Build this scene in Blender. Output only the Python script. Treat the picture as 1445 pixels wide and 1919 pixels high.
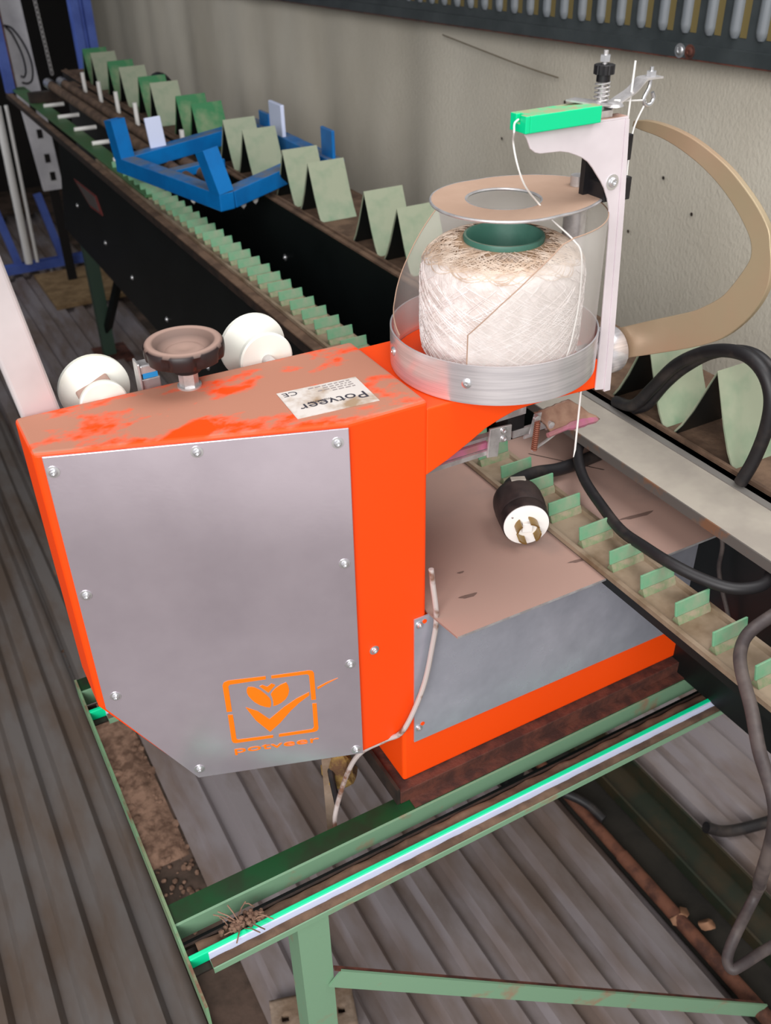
import bpy, bmesh, math, random
from mathutils import Vector, Matrix, noise
for o in list(bpy.data.objects): bpy.data.objects.remove(o)
scene = bpy.context.scene
COL = scene.collection
random.seed(7)

# ---------------------------------------------------------------- camera
cam_d = bpy.data.cameras.new('camera'); cam = bpy.data.objects.new('camera', cam_d); COL.objects.link(cam)
cam_d.sensor_width = 36.0; cam_d.lens = 1753.84/1919*36.0; cam_d.clip_start = 0.02; cam_d.clip_end = 60
YAW, PITCH, ROLL = math.radians(61.46037), math.radians(34.42465), math.radians(1.17376)
fw = Vector((math.cos(YAW)*math.cos(PITCH), math.sin(YAW)*math.cos(PITCH), -math.sin(PITCH)))
rt = fw.cross(Vector((0, 0, 1))).normalized(); dn = fw.cross(rt)
r2 = math.cos(ROLL)*rt + math.sin(ROLL)*dn; d2 = -math.sin(ROLL)*rt + math.cos(ROLL)*dn
m = Matrix((r2, -d2, -fw)).transposed().to_4x4(); m.translation = Vector((0, 0, 1.55))
cam.matrix_world = m
cam_d.dof.use_dof = True; cam_d.dof.focus_distance = 0.98; cam_d.dof.aperture_fstop = 9.0
scene.camera = cam
# ---------------------------------------------------------------- world, lights, exposure
world = bpy.data.worlds.new('world'); scene.world = world; world.use_nodes = True
bg = world.node_tree.nodes['Background']; bg.inputs['Color'].default_value = (0.97, 0.97, 1.0, 1); bg.inputs['Strength'].default_value = 0.55
def area(name, loc, tgt, sx, sy, power, col=(1, 1, 1)):
    l = bpy.data.lights.new(name, 'AREA'); l.shape = 'RECTANGLE'; l.size = sx; l.size_y = sy; l.energy = power; l.color = col
    o = bpy.data.objects.new(name, l); COL.objects.link(o); o.location = loc
    o.rotation_euler = (Vector(tgt)-Vector(loc)).to_track_quat('-Z', 'Y').to_euler(); return o
area('door_daylight', (-1.6, -1.6, 2.6), (0.9, 1.3, 0.9), 2.2, 1.8, 112, (1.0, 0.985, 0.97))
area('far_doorway', (-0.25, 4.3, 1.5), (0.75, 4.4, 0.8), 0.8, 1.6, 9, (0.95, 0.97, 1.0))
area('roof_light', (1.0, 0.35, 2.75), (0.75, 0.75, 0.9), 1.2, 1.2, 20, (1.0, 0.99, 0.98))
scene.view_settings.view_transform = 'Standard'; scene.view_settings.look = 'None'
scene.view_settings.gamma = 1; scene.view_settings.use_curve_mapping = False
scene.view_settings.exposure = 0.22

# ---------------------------------------------------------------- materials
def lin(c): return tuple(((v/255)/12.92 if v/255 <= 0.04045 else ((v/255+0.055)/1.055)**2.4) for v in c)
def mat(name, rgb, rough=0.5, metal=0.0, rgb2=None, scale=20, lo=0.4, hi=0.6, bump=0.0, bscale=200,
        dust=None, dust_lo=0.45, dust_hi=0.6, dscale=14, stretch=None, alpha=1.0, trans=0.0, coat=0.0, detail=4, rough2=None, ior=1.45):
    M = bpy.data.materials.new(name); M.use_nodes = True; N = M.node_tree.nodes; L = M.node_tree.links
    b = N['Principled BSDF']; b.inputs['Roughness'].default_value = rough; b.inputs['Metallic'].default_value = metal
    b.inputs['IOR'].default_value = ior
    tc = N.new('ShaderNodeTexCoord'); vec = tc.outputs['Object']
    if stretch:
        mp = N.new('ShaderNodeMapping'); mp.inputs['Scale'].default_value = stretch; L.new(vec, mp.inputs[0]); vec = mp.outputs[0]
    def nz(s, d=detail):
        n = N.new('ShaderNodeTexNoise'); n.inputs['Scale'].default_value = s; n.inputs['Detail'].default_value = d
        n.inputs['Roughness'].default_value = 0.6; L.new(vec, n.inputs['Vector']); return n.outputs['Fac']
    def rng(f, a, c):
        r = N.new('ShaderNodeMapRange'); r.inputs['From Min'].default_value = a; r.inputs['From Max'].default_value = c; L.new(f, r.inputs['Value']); return r.outputs['Result']
    def mix(f, a, c):
        x = N.new('ShaderNodeMix'); x.data_type = 'RGBA'
        L.new(f, x.inputs['Factor'])
        for s, v in ((x.inputs[6], a), (x.inputs[7], c)):
            if isinstance(v, tuple): s.default_value = (*v, 1)
            else: L.new(v, s)
        return x.outputs[2]
    col = lin(rgb)
    if rgb2:
        f0 = rng(nz(scale), lo, hi); col = mix(f0, col, lin(rgb2))
        if rough2 is not None:
            r = N.new('ShaderNodeMapRange'); r.inputs['To Min'].default_value = rough; r.inputs['To Max'].default_value = rough2
            L.new(f0, r.inputs['Value']); L.new(r.outputs['Result'], b.inputs['Roughness'])
    if dust:
        g = N.new('ShaderNodeNewGeometry'); sp = N.new('ShaderNodeSeparateXYZ'); L.new(g.outputs['Normal'], sp.inputs[0])
        up = rng(sp.outputs['Z'], 0.55, 0.95)
        mu = N.new('ShaderNodeMath'); mu.operation = 'MULTIPLY'; L.new(up, mu.inputs[0]); L.new(rng(nz(dscale, 6), dust_lo, dust_hi), mu.inputs[1])
        col = mix(mu.outputs[0], col, lin(dust))
        mr = N.new('ShaderNodeMapRange'); mr.inputs['To Min'].default_value = rough; mr.inputs['To Max'].default_value = 0.9
        L.new(mu.outputs[0], mr.inputs['Value']); L.new(mr.outputs['Result'], b.inputs['Roughness'])
        if metal > 0:
            mm = N.new('ShaderNodeMapRange'); mm.inputs['To Min'].default_value = metal; mm.inputs['To Max'].default_value = 0.0
            L.new(mu.outputs[0], mm.inputs['Value']); L.new(mm.outputs['Result'], b.inputs['Metallic'])
    if isinstance(col, tuple): b.inputs['Base Color'].default_value = (*col, 1)
    else: L.new(col, b.inputs['Base Color'])
    if bump:
        bp = N.new('ShaderNodeBump'); bp.inputs['Strength'].default_value = bump; bp.inputs['Distance'].default_value = 0.002
        L.new(nz(bscale), bp.inputs['Height']); L.new(bp.outputs['Normal'], b.inputs['Normal'])
    b.inputs['Alpha'].default_value = alpha; b.inputs['Transmission Weight'].default_value = trans; b.inputs['Coat Weight'].default_value = coat
    return M
M = {}
M['orange'] = mat('orange_paint', (252, 72, 0), 0.5, coat=0.0, bump=0.06, bscale=900, dust=(176, 120, 98), dust_lo=0.40, dust_hi=0.50, dscale=13, stretch=(1, 1.6, 1))
M['orange_clean'] = mat('orange_paint_clean', (252, 76, 0), 0.5, coat=0.0, bump=0.06, bscale=900)
M['emblem'] = mat('emblem_orange', (255, 118, 4), 0.45)
M['panel'] = mat('brushed_steel', (214, 204, 214), 0.2, 0.7, (200, 190, 200), 9, 0.35, 0.7, bump=0.02, bscale=300, rough2=0.25, dust=(170, 160, 155))
M['galv'] = mat('galvanised_steel', (196, 198, 210), 0.26, 0.5, (172, 174, 186), 12, 0.35, 0.65, rough2=0.45)
M['ring'] = mat('polished_ring_steel', (226, 222, 224), 0.26, 0.62, (206, 202, 205), 40, stretch=(0.3, 0.3, 12))
M['steel'] = mat('bright_steel', (215, 212, 212), 0.3, 0.6, (190, 186, 186), 60)
M['zinc'] = mat('zinc_screw', (220, 220, 222), 0.3, 0.85)
M['dust_steel'] = mat('dusty_steel_plate', (150, 128, 120), 0.6, 0.25, (168, 138, 126), 9, 0.35, 0.65, dust=(164, 134, 122), dust_lo=0.25, dust_hi=0.5, dscale=9)
M['tan_plate'] = mat('tan_plate', (172, 142, 122), 0.7, 0.1, (180, 150, 130), 12)
M['bracket'] = mat('bracket_aluminium', (226, 216, 220), 0.45, 0.15, (216, 206, 210), 12, dust=(170, 135, 120))
M['greenblk'] = mat('green_plastic', (0, 205, 140), 0.4, dust=(150, 155, 120), dust_lo=0.3, dust_hi=0.55, dscale=60)
M['cyan'] = mat('green_guide_strip', (0, 214, 150), 0.35)
M['black'] = mat('black_plastic', (22, 21, 24), 0.4, rgb2=(34, 32, 34), scale=30)
M['rubber'] = mat('black_rubber', (30, 28, 30), 0.5, rgb2=(62, 54, 50), scale=24, lo=0.5, hi=0.75)
M['greyrub'] = mat('grey_rubber', (92, 82, 78), 0.55, rgb2=(60, 52, 52), scale=18)
M['plug'] = mat('plug_black', (34, 27, 28), 0.5, rgb2=(60, 48, 46), scale=25, dust=(92, 74, 68), dust_lo=0.35, dust_hi=0.75)
M['whitepl'] = mat('white_nylon', (236, 236, 226), 0.4, rgb2=(224, 214, 178), scale=10, lo=0.55, hi=0.9)
M['white'] = mat('white_plastic', (238, 236, 232), 0.4)
M['brass'] = mat('brass', (150, 122, 72), 0.35, 0.8)
M['yarn'] = mat('natural_twine', (230, 220, 216), 0.85, rgb2=(208, 196, 190), scale=60, bump=0.5, bscale=420, dust=(176, 146, 118), dust_lo=0.2, dust_hi=0.5, dscale=30)
M['strand'] = mat('twine_strand', (240, 232, 230), 0.8, rgb2=(222, 210, 206), scale=90)
M['strand2'] = mat('dusty_twine_strand', (214, 196, 180), 0.85, rgb2=(190, 164, 142), scale=60)
M['core'] = mat('green_tube_core', (62, 108, 94), 0.5, rgb2=(74, 118, 104), scale=30, dust=(110, 120, 104))
M['needle'] = mat('tan_needle_arm', (160, 144, 116), 0.38, 0.25, (170, 136, 112), 5, 0.4, 0.7)
M['cream'] = mat('grey_beige_paint', (168, 160, 148), 0.5, rgb2=(154, 146, 136), scale=12, bump=0.1, bscale=60)
M['greybeam'] = mat('dark_grey_paint', (118, 114, 110), 0.5)
M['rustgrey'] = mat('rusty_grey_edge', (92, 86, 82), 0.6, rgb2=(120, 84, 62), scale=22, lo=0.5, hi=0.6)
M['green'] = mat('faded_green_paint', (112, 148, 112), 0.5, rgb2=(122, 128, 98), scale=12, lo=0.45, hi=0.7, bump=0.15, bscale=120, dust=(112, 84, 66), dust_lo=0.45, dust_hi=0.6, dscale=20)
M['greenpale'] = mat('pale_green_paint', (120, 156, 126), 0.45, rgb2=(146, 128, 104), scale=16, lo=0.58, hi=0.68, bump=0.12, bscale=120)  # faded paint, paler than the dark green flange
M['darkgreen'] = mat('dark_green_paint', (8, 64, 30), 0.45, rgb2=(34, 34, 24), scale=9, lo=0.4, hi=0.6)
M['flap'] = mat('green_flap', (150, 157, 134), 0.5, rgb2=(92, 132, 104), scale=9, lo=0.5, hi=0.75, bump=0.08, bscale=70)
M['flapnew'] = mat('bright_green_flap', (44, 120, 72), 0.5, rgb2=(120, 140, 104), scale=14, lo=0.45, hi=0.7)
M['cleat'] = mat('green_cleat', (96, 160, 122), 0.5, rgb2=(144, 158, 132), scale=26, lo=0.4, hi=0.7, bump=0.1, bscale=150)
M['cleatdust'] = mat('dusty_cleat_foot', (150, 138, 116), 0.7, rgb2=(112, 132, 96), scale=60)
M['brown'] = mat('brown_dust', (112, 88, 70), 0.85, rgb2=(84, 64, 50), scale=24, bump=0.4, bscale=160)
M['chan'] = mat('dusty_channel', (146, 128, 108), 0.6, rgb2=(104, 84, 62), scale=16, lo=0.4, hi=0.7)
M['dark'] = mat('black_green_shade', (10, 15, 15), 0.45, rgb2=(15, 20, 20), scale=6)
M['darkrail'] = mat('dark_brown_rail', (54, 40, 32), 0.7, rgb2=(36, 28, 24), scale=30)
M['rust'] = mat('rusty_steel', (98, 54, 42), 0.75, rgb2=(66, 38, 32), scale=40, bump=0.4, bscale=220)
M['rustpipe'] = mat('rusty_pipe', (112, 70, 52), 0.75, rgb2=(74, 44, 34), scale=30, bump=0.4, bscale=160)
M['blue'] = mat('blue_paint', (4, 112, 184), 0.4, rgb2=(8, 98, 166), scale=10, bump=0.05, bscale=100, dust=(104, 112, 124), dust_lo=0.35, dust_hi=0.6)
M['bluedk'] = mat('dark_blue_paint', (86, 110, 190), 0.45, rgb2=(72, 94, 172), scale=10)
M['bluelt'] = mat('pale_blue_plate', (206, 214, 240), 0.5)
M['alu'] = mat('aluminium_post', (214, 206, 206), 0.45, 0.3, (202, 194, 194), 8)
M['sheet'] = mat('corrugated_sheet', (146, 138, 140), 0.45, 0.15, (122, 106, 98), 8, 0.42, 0.62, bump=0.15, bscale=90, stretch=(1, 0.35, 1), dust=(104, 90, 82), dust_lo=0.45, dust_hi=0.7, dscale=9, rough2=0.7)
M['sheetleft'] = mat('weathered_sheet', (112, 106, 103), 0.55, 0.1, (100, 86, 76), 10, 0.4, 0.62, bump=0.2, bscale=80, stretch=(1, 0.35, 1), rough2=0.75)
M['soil'] = mat('concrete_soil', (92, 74, 64), 0.9, rgb2=(56, 46, 38), scale=9, bump=0.7, bscale=60)
M['soildark'] = mat('dark_soil', (40, 36, 30), 0.9, rgb2=(28, 25, 20), scale=9, bump=0.7, bscale=60)
M['debris'] = mat('debris', (140, 110, 92), 0.95, rgb2=(96, 72, 58), scale=40, bump=1.0, bscale=120)
M['stone'] = mat('pale_stone', (146, 128, 112), 0.9, rgb2=(120, 100, 82), scale=20, bump=0.6, bscale=110)
M['foam'] = mat('yellow_brown_foam', (152, 124, 66), 0.9, rgb2=(96, 68, 46), scale=40, bump=1.0, bscale=120)
M['wall'] = mat('woven_sheet', (214, 207, 192), 0.8, rgb2=(198, 190, 174), scale=3, lo=0.3, hi=0.7, bump=0.9, bscale=150, stretch=(1, 1, 0.6))
M['wallstain'] = mat('wall_stain', (120, 108, 90), 0.9)
M['louvre'] = mat('grey_steel_panel', (74, 80, 82), 0.45, 0.3, (62, 68, 70), 10)
M['scoop'] = mat('louvre_scoop', (150, 156, 162), 0.3, 0.4)
M['olive'] = mat('olive_backing', (112, 98, 58), 0.8)
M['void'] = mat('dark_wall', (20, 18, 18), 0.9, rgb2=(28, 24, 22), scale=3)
M['roof_blocker'] = mat('roof_blocker_sheet', (70, 66, 62), 0.8)
M['wood'] = mat('chipboard', (148, 122, 88), 0.7, rgb2=(120, 96, 66), scale=20)
M['pinkfilm'] = mat('pink_film', (184, 108, 136), 0.3, rgb2=(160, 112, 112), scale=34)
M['tanfilm'] = mat('tan_film', (160, 128, 108), 0.35, rgb2=(134, 100, 84), scale=30)
M['copper'] = mat('rusted_spring', (138, 84, 66), 0.6, 0.3)
M['label'] = mat('dirty_label', (214, 206, 200), 0.5, rgb2=(164, 138, 112), scale=26, lo=0.48, hi=0.66)
M['ink'] = mat('label_ink', (52, 50, 62), 0.6)
M['ink2'] = mat('faded_label_ink', (150, 140, 138), 0.6)
M['bluetape'] = mat('blue_tape', (40, 140, 205), 0.5)
M['knobdust'] = mat('dusty_knob', (36, 24, 24), 0.45, dust=(158, 130, 118), dust_lo=0.2, dust_hi=0.35, dscale=20)
M['red'] = mat('red_print', (120, 50, 46), 0.6)
M['signgrey'] = mat('grey_print', (92, 84, 82), 0.6)
M['leaf'] = mat('dry_leaf', (150, 110, 84), 0.8)
M['whitebd'] = mat('white_board', (214, 212, 214), 0.6, rgb2=(196, 194, 198), scale=8)
# frosted guard: thin sheet, part clear part milky
g = bpy.data.materials.new('frosted_guard'); g.use_nodes = True; N = g.node_tree.nodes; L = g.node_tree.links
b = N['Principled BSDF']; b.inputs['Base Color'].default_value = (0.80, 0.76, 0.72, 1); b.inputs['Roughness'].default_value = 0.3
b.inputs['Alpha'].default_value = 0.38; M['guard'] = g

# ---------------------------------------------------------------- helpers
def V(*a): return Vector(a)
def box(bm, x0, x1, y0, y1, z0, z1):
    vs = [bm.verts.new((x, y, z)) for x in (x0, x1) for y in (y0, y1) for z in (z0, z1)]
    for f in ((0, 1, 3, 2), (4, 6, 7, 5), (0, 4, 5, 1), (2, 3, 7, 6), (0, 2, 6, 4), (1, 5, 7, 3)): bm.faces.new([vs[i] for i in f])
def bar(bm, p0, p1, w, h, up=(0, 0, 1)):
    p0 = Vector(p0); p1 = Vector(p1); d = (p1-p0).normalized(); s = d.cross(Vector(up)).normalized(); u = s.cross(d)
    vs = [bm.verts.new(p + s*a*w/2 + u*c*h/2) for p in (p0, p1) for a in (-1, 1) for c in (-1, 1)]
    for f in ((0, 1, 3, 2), (4, 6, 7, 5), (0, 4, 5, 1), (2, 3, 7, 6), (0, 2, 6, 4), (1, 5, 7, 3)): bm.faces.new([vs[i] for i in f])
def prism(bm, pts, a, c):
    """polygon pts (3-D points) swept from offset a to offset c (vectors)"""
    A = [bm.verts.new(Vector(p)+Vector(a)) for p in pts]; B = [bm.verts.new(Vector(p)+Vector(c)) for p in pts]; n = len(pts)
    bm.faces.new(A); bm.faces.new(B[::-1])
    for i in range(n): bm.faces.new((A[i], B[i], B[(i+1) % n], A[(i+1) % n]))
def spline(pts, k=6):
    P = [Vector(p) for p in pts]; P = [2*P[0]-P[1]] + P + [2*P[-1]-P[-2]]; out = []
    for i in range(1, len(P)-2):
        a, b_, c, d = P[i-1:i+3]
        for j in range(k):
            t = j/k
            out.append(0.5*((2*b_) + (c-a)*t + (2*a-5*b_+4*c-d)*t*t + (3*b_-a-3*c+d)*t**3))
    out.append(P[-2]); return out
def tube(bm, pts, r, seg=10, cap=True, closed=False):
    P = [Vector(p) for p in pts]; n = len(P); rings = []; up = None
    for i in range(n):
        t = (P[(i+1) % n]-P[i-1]) if closed else (P[min(i+1, n-1)]-P[max(i-1, 0)])
        t.normalize()
        if up is None:
            up = Vector((0, 0, 1)) if abs(t.z) < 0.9 else Vector((1, 0, 0))
        s = t.cross(up)
        if s.length < 1e-5: s = t.orthogonal()
        s.normalize(); up = s.cross(t)
        rr = r[i] if isinstance(r, (list, tuple)) else r
        rings.append([bm.verts.new(P[i] + rr*(math.cos(2*math.pi*k/seg)*s + math.sin(2*math.pi*k/seg)*up)) for k in range(seg)])
    for i in range(n if closed else n-1):
        a = rings[i]; c = rings[(i+1) % n]
        for k in range(seg): bm.faces.new((a[k], a[(k+1) % seg], c[(k+1) % seg], c[k]))
    if cap and not closed: bm.faces.new(rings[0][::-1]); bm.faces.new(rings[-1])
def lathe(bm, prof, org, axis=(0, 0, 1), seg=40, mod=None):
    """profile [(r, h)] turned about axis; r=0 ends close"""
    ax = Vector(axis).normalized(); s = ax.orthogonal().normalized(); u = ax.cross(s); org = Vector(org); rings = []
    for r, h in prof:
        if r < 1e-6: rings.append([bm.verts.new(org+ax*h)])
        else:
            rings.append([bm.verts.new(org + ax*h + r*(mod(2*math.pi*k/seg, r, h) if mod else 1)*(math.cos(2*math.pi*k/seg)*s + math.sin(2*math.pi*k/seg)*u)) for k in range(seg)])
    for a, c in zip(rings, rings[1:]):
        for k in range(seg):
            k2 = (k+1) % seg
            if len(a) == 1 and len(c) == 1: continue
            if len(a) == 1: bm.faces.new((a[0], c[k2], c[k]))
            elif len(c) == 1: bm.faces.new((a[k], a[k2], c[0]))
            else: bm.faces.new((a[k], a[k2], c[k2], c[k]))
def obj(name, bm, m, parent=None, smooth=35, bevel=0, seg=2):
    bmesh.ops.recalc_face_normals(bm, faces=bm.faces[:])
    me = bpy.data.meshes.new(name); bm.to_mesh(me); bm.free()
    if smooth:
        me.polygons.foreach_set('use_smooth', [True]*len(me.polygons)); me.set_sharp_from_angle(angle=math.radians(smooth))
    me.materials.append(M[m] if isinstance(m, str) else m)
    o = bpy.data.objects.new(name, me); COL.objects.link(o)
    if parent is not None: o.parent = parent; o.matrix_parent_inverse = Matrix.Translation(-parent.location) if parent.type == 'EMPTY' else Matrix.Identity(4)
    if bevel:
        md = o.modifiers.new('bevel', 'BEVEL'); md.width = bevel; md.segments = seg; md.limit_method = 'ANGLE'; md.angle_limit = math.radians(40)
        md.harden_normals = False
    return o
def B(): return bmesh.new()
def tag(o, label, cat, group=None, kind=None):
    o['label'] = label; o['category'] = cat
    if group: o['group'] = group
    if kind: o['kind'] = kind
    return o
def thing(name, label, cat, loc=(0, 0, 0), group=None):
    o = bpy.data.objects.new(name, None); o.empty_display_size = 0.05; COL.objects.link(o); o.location = loc
    return tag(o, label, cat, group)
def dup(o, parent, off):
    c = o.copy(); COL.objects.link(c); c.parent = parent; c.matrix_parent_inverse = o.matrix_parent_inverse.copy(); c.location = o.location + Vector(off); return c
def part(name, m, parent, fn, **k):
    bm = B(); fn(bm); return obj(name, bm, m, parent, **k)
def screw(parent, p, n, r=0.0045, name='screw', m='zinc'):
    n = Vector(n).normalized(); bm = B()
    lathe(bm, [(r*1.55, 0), (r*1.55, 0.0007), (r, 0.0008), (r*0.98, 0.002), (r*0.75, 0.0034), (r*0.45, 0.0037), (r*0.4, 0.002), (0, 0.002)], Vector(p), n, 16)
    return obj(name, bm, m, parent)
def text_mesh(body, size, extr):
    cu = bpy.data.curves.new('t', 'FONT'); cu.body = body; cu.size = size; cu.extrude = extr; cu.align_x = 'LEFT'
    o = bpy.data.objects.new('t', cu); COL.objects.link(o); dg = bpy.context.evaluated_depsgraph_get()
    me = bpy.data.meshes.new_from_object(o.evaluated_get(dg)); bpy.data.objects.remove(o); return me

# ================================================================ SETTING
def struct(name, bm, m, parent=None, **k):
    o = obj(name, bm, m, parent, **k)
    if parent is None: o['kind'] = 'structure'
    return o
bm = B(); box(bm, -3, 1.5, -0.9, 6.3, -0.12, -0.02); fl = struct('floor', bm, 'soil', smooth=0)
M['bounce_ground'] = mat('bounce_apron', (196, 190, 186), 0.85, rgb2=(176, 170, 164), scale=5, bump=0.2)
bm = B(); box(bm, -6, 4, -8, -0.9, -0.12, -0.015); obj('bounce_apron', bm, 'bounce_ground', fl, smooth=0)  # unseen pale ground added for the front panel to reflect, beyond bare soil
# woven sheet wall, hanging in soft folds
bm = B(); ny, nz_ = 150, 14; grid = []
for i in range(ny+1):
    y = -1.0 + 7.2*i/ny; row = []
    for j in range(nz_+1):
        z = -0.02 + (1.285-0.029*(y-1.2)+0.02)*j/nz_
        f = 0.5+0.5*(1-j/nz_)
        amp = 0.009 if y > 1.9 else 0.004
        x = 1.44 + amp*f*(math.sin(y*13.0)+0.6*math.sin(y*23.0+1.3)+0.5*math.sin(y*5.1)) + 0.004*noise.noise(Vector((y*3, z*3, 0)))
        row.append(bm.verts.new((x, y, z)))
    grid.append(row)
for i in range(ny):
    for j in range(nz_): bm.faces.new((grid[i][j], grid[i+1][j], grid[i+1][j+1], grid[i][j+1]))
wall = struct('wall_right', bm, 'wall', smooth=80)
bm = B()
tube(bm, spline([(1.418, 2.25, 1.202), (1.414, 2.0, 1.183), (1.415, 1.88, 1.174), (1.417, 1.77, 1.168)], 6), 0.0016, 5)
obj('crack', bm, 'wallstain', wall)
for y, z in ((1.50, 0.90), (1.42, 1.03), (1.33, 0.98), (1.98, 1.0), (1.9, 0.94), (1.75, 1.12)):
    bm = B(); lathe(bm, [(0, 0), (0.004, 0.0005), (0, 0.001)], (1.425, y, z), (-1, 0, 0), 8); obj('stain', bm, 'darkrail', wall)
bm = B(); box(bm, -3, 1.55, 6.2, 6.3, -0.02, 3.0); struct('wall_back', bm, 'void', smooth=0)
bm = B(); box(bm, -0.62, -0.55, 1.25, 6.2, -0.02, 3.0); struct('wall_left_blocker', bm, 'void', smooth=0)  # unseen wall added to keep the door light off the far left
bm = B(); box(bm, -3, 1.6, 1.9, 6.3, 2.9, 3.0); struct('ceiling_blocker', bm, 'roof_blocker', smooth=0)  # unseen; starts part way back, shaped to keep the far end dark
bm = B(); box(bm, 1.46, 1.55, -1.2, 6.3, -0.02, 2.3); struct('wall_outer', bm, 'void', smooth=0)
# louvred steel panel above the woven sheet
bm = B()
def zl(y): return 1.268-0.029*(y-1.2)
prism(bm, [(1.40, -0.6, zl(-0.6)), (1.40, 6.1, zl(6.1)), (1.40, 6.1, 1.9), (1.40, -0.6, 1.9)], (0, 0, 0), (0.02, 0, 0))
prism(bm, [(1.40, -0.6, zl(-0.6)-0.004), (1.40, 6.1, zl(6.1)-0.004), (1.40, 6.1, zl(6.1)+0.018), (1.40, -0.6, zl(-0.6)+0.018)], (-0.014, 0, 0), (0.0, 0, 0))
trim = struct('trim_1', bm, 'louvre', smooth=0)
bm = B()
prism(bm, [(1.40, -0.6, zl(-0.6)-0.0065), (1.40, 6.1, zl(6.1)-0.0065), (1.40, 6.1, zl(6.1)-0.0042), (1.40, -0.6, zl(-0.6)-0.0042)], (-0.014, 0, 0), (0.0, 0, 0))
obj('rusty_edge', bm, 'rust', trim, smooth=0)
bm = B()   # one louvre: half-round scoop with a rounded foot beside an open slot
prof = []
for j, (zz, rr) in enumerate(((0.0, 0.0), (0.002, 0.006), (0.008, 0.0095), (0.016, 0.011), (0.55, 0.011))):
    prof.append([bm.verts.new((1.40-rr*math.sin(math.pi*k/8), -rr*math.cos(math.pi*k/8), zz)) for k in range(9)])
for a, c in zip(prof, prof[1:]):
    for k in range(8): bm.faces.new((a[k], a[k+1], c[k+1], c[k]))
lv = obj('louvre', bm, 'scoop', trim)
bm = B(); box(bm, 1.3992, 1.401, -0.026, -0.0115, 0.004, 0.55); sl = obj('slot', bm, 'olive', trim, smooth=0)
for i in range(46):
    y = 0.75+0.0585*i; z = zl(y)+0.033
    o, s = (lv, sl) if i == 0 else (lv.copy(), sl.copy())
    if i: COL.objects.link(o); COL.objects.link(s); o.parent = trim; s.parent = trim
    o.location = (0, y, z); s.location = (0, y, z)
for y in (1.387, 1.362):
    screw(trim, (1.386, y, zl(y)+0.007), (-1, 0, 0), 0.008, 'bolt', 'rust' if y < 1.37 else 'zinc')

# ---------------------------------------------------------------- corrugated sheets on the floor
def corrugated(name, x0, x1, y0, y1, m, label, pitch=0.0755, h=0.017, wob=0.004, z0=-0.018):
    bm = B(); prof = []; x = x0; 
    cyc = [(0, 0), (0.32, 0), (0.45, 1), (0.87, 1), (1.0, 0)]
    n = int(math.ceil((x1-x0)/pitch))
    for i in range(n):
        for a, z in cyc[:-1]:
            xx = x0+(i+a)*pitch
            if xx <= x1: prof.append((xx, z*h))
    prof.append((x1, prof[-1][1]))
    rows = []; ns = 30
    for j in range(ns+1):
        y = y0+(y1-y0)*j/ns
        dx = wob*noise.noise(Vector((y*1.7, x0, 3)))
        rows.append([bm.verts.new((xx+dx, y, z0+0.004+z+0.003*noise.noise(Vector((xx*2, y*2, 1))))) for xx, z in prof])
    for a, c in zip(rows, rows[1:]):
        for k in range(len(prof)-1): bm.faces.new((a[k], a[k+1], c[k+1], c[k]))
    o = obj(name, bm, m, None, smooth=25)
    md = o.modifiers.new('thick', 'SOLIDIFY'); md.thickness = 0.0015; md.offset = -1
    return tag(o, label, 'metal sheet', 'ribbed sheets laid on the ground')
corrugated('corrugated_sheet', -0.545, 0.108, -0.34, 5.6, 'sheetleft', 'weathered brown-grey ribbed sheet on the ground along the left side')
corrugated('corrugated_sheet', 0.092, 0.215, 1.62, 5.6, 'sheetleft', 'narrow ribbed strip bridging the two left sheets behind the orange machine', z0=-0.0155)
corrugated('corrugated_sheet', 0.197, 0.888, -0.34, 5.6, 'sheet', 'grey ribbed sheet on the ground under the orange machine')
corrugated('corrugated_sheet', 1.068, 1.40, -0.34, 3.0, 'sheet', 'grey ribbed sheet on the ground at the right beyond the dark gap')
bm = B(); box(bm, 0.888, 1.068, -0.6, 2.5, -0.02, -0.015); o = obj('soil_strip', bm, 'soildark', None, smooth=0)
tag(o, 'dark soil strip in the gap between the two grey ribbed sheets', 'soil')
bm = B(); tube(bm, [(0.902, -0.4, 0.004), (0.902, 0.75, 0.004)], 0.013, 14); tube(bm, [(0.902, 0.75, 0.004), (0.902, 1.4, 0.004)], 0.0115, 14)
tag(obj('rusty_pipe', bm, 'rustpipe'), 'thin rusty pipe lying in the dark gap beside the grey sheet', 'pipe')
M['chandark'] = mat('dark_channel_paint', (34, 40, 28), 0.6, rgb2=(52, 44, 28), scale=14)
bm = B()
prism(bm, [(0.985, 0, -0.015), (1.06, 0, -0.015), (1.06, 0, 0.03), (1.055, 0, 0.03), (1.055, 0, -0.01), (0.99, 0, -0.01), (0.99, 0, 0.012), (0.985, 0, 0.012)], (0, -0.4, 0), (0, 1.6, 0))
tag(obj('steel_channel', bm, 'chandark', smooth=0), 'dark green steel channel lying in the gap between ribbed sheets', 'channel')
for i, (x, y, s, rz) in enumerate(((0.905, 0.60, 0.024, 0.4), (0.935, 0.565, 0.020, 2.0))):
    bm = B(); pts = []
    for k in range(10):
        a = 2*math.pi*k/10; r = s*(0.5+0.5*abs(math.cos(a)))*(1+0.25*math.sin(5*a))
        pts.append((x+r*math.cos(a+rz), y+0.7*r*math.sin(a+rz), 0.008+0.005*math.sin(3*a)))
    c = bm.verts.new((x, y, 0.016 if i else 0.018)); vs = [bm.verts.new(p) for p in pts]
    for k in range(10): bm.faces.new((c, vs[k], vs[(k+1) % 10]))
    o = obj('dry_leaf', bm, 'leaf'); md = o.modifiers.new('thick', 'SOLIDIFY'); md.thickness = 0.001
    tag(o, ('curled brown dry leaf lying near the rusty pipe', 'small torn dry leaf lying further from the rusty pipe')[i], 'leaf', 'dry leaves in the gap')
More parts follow.
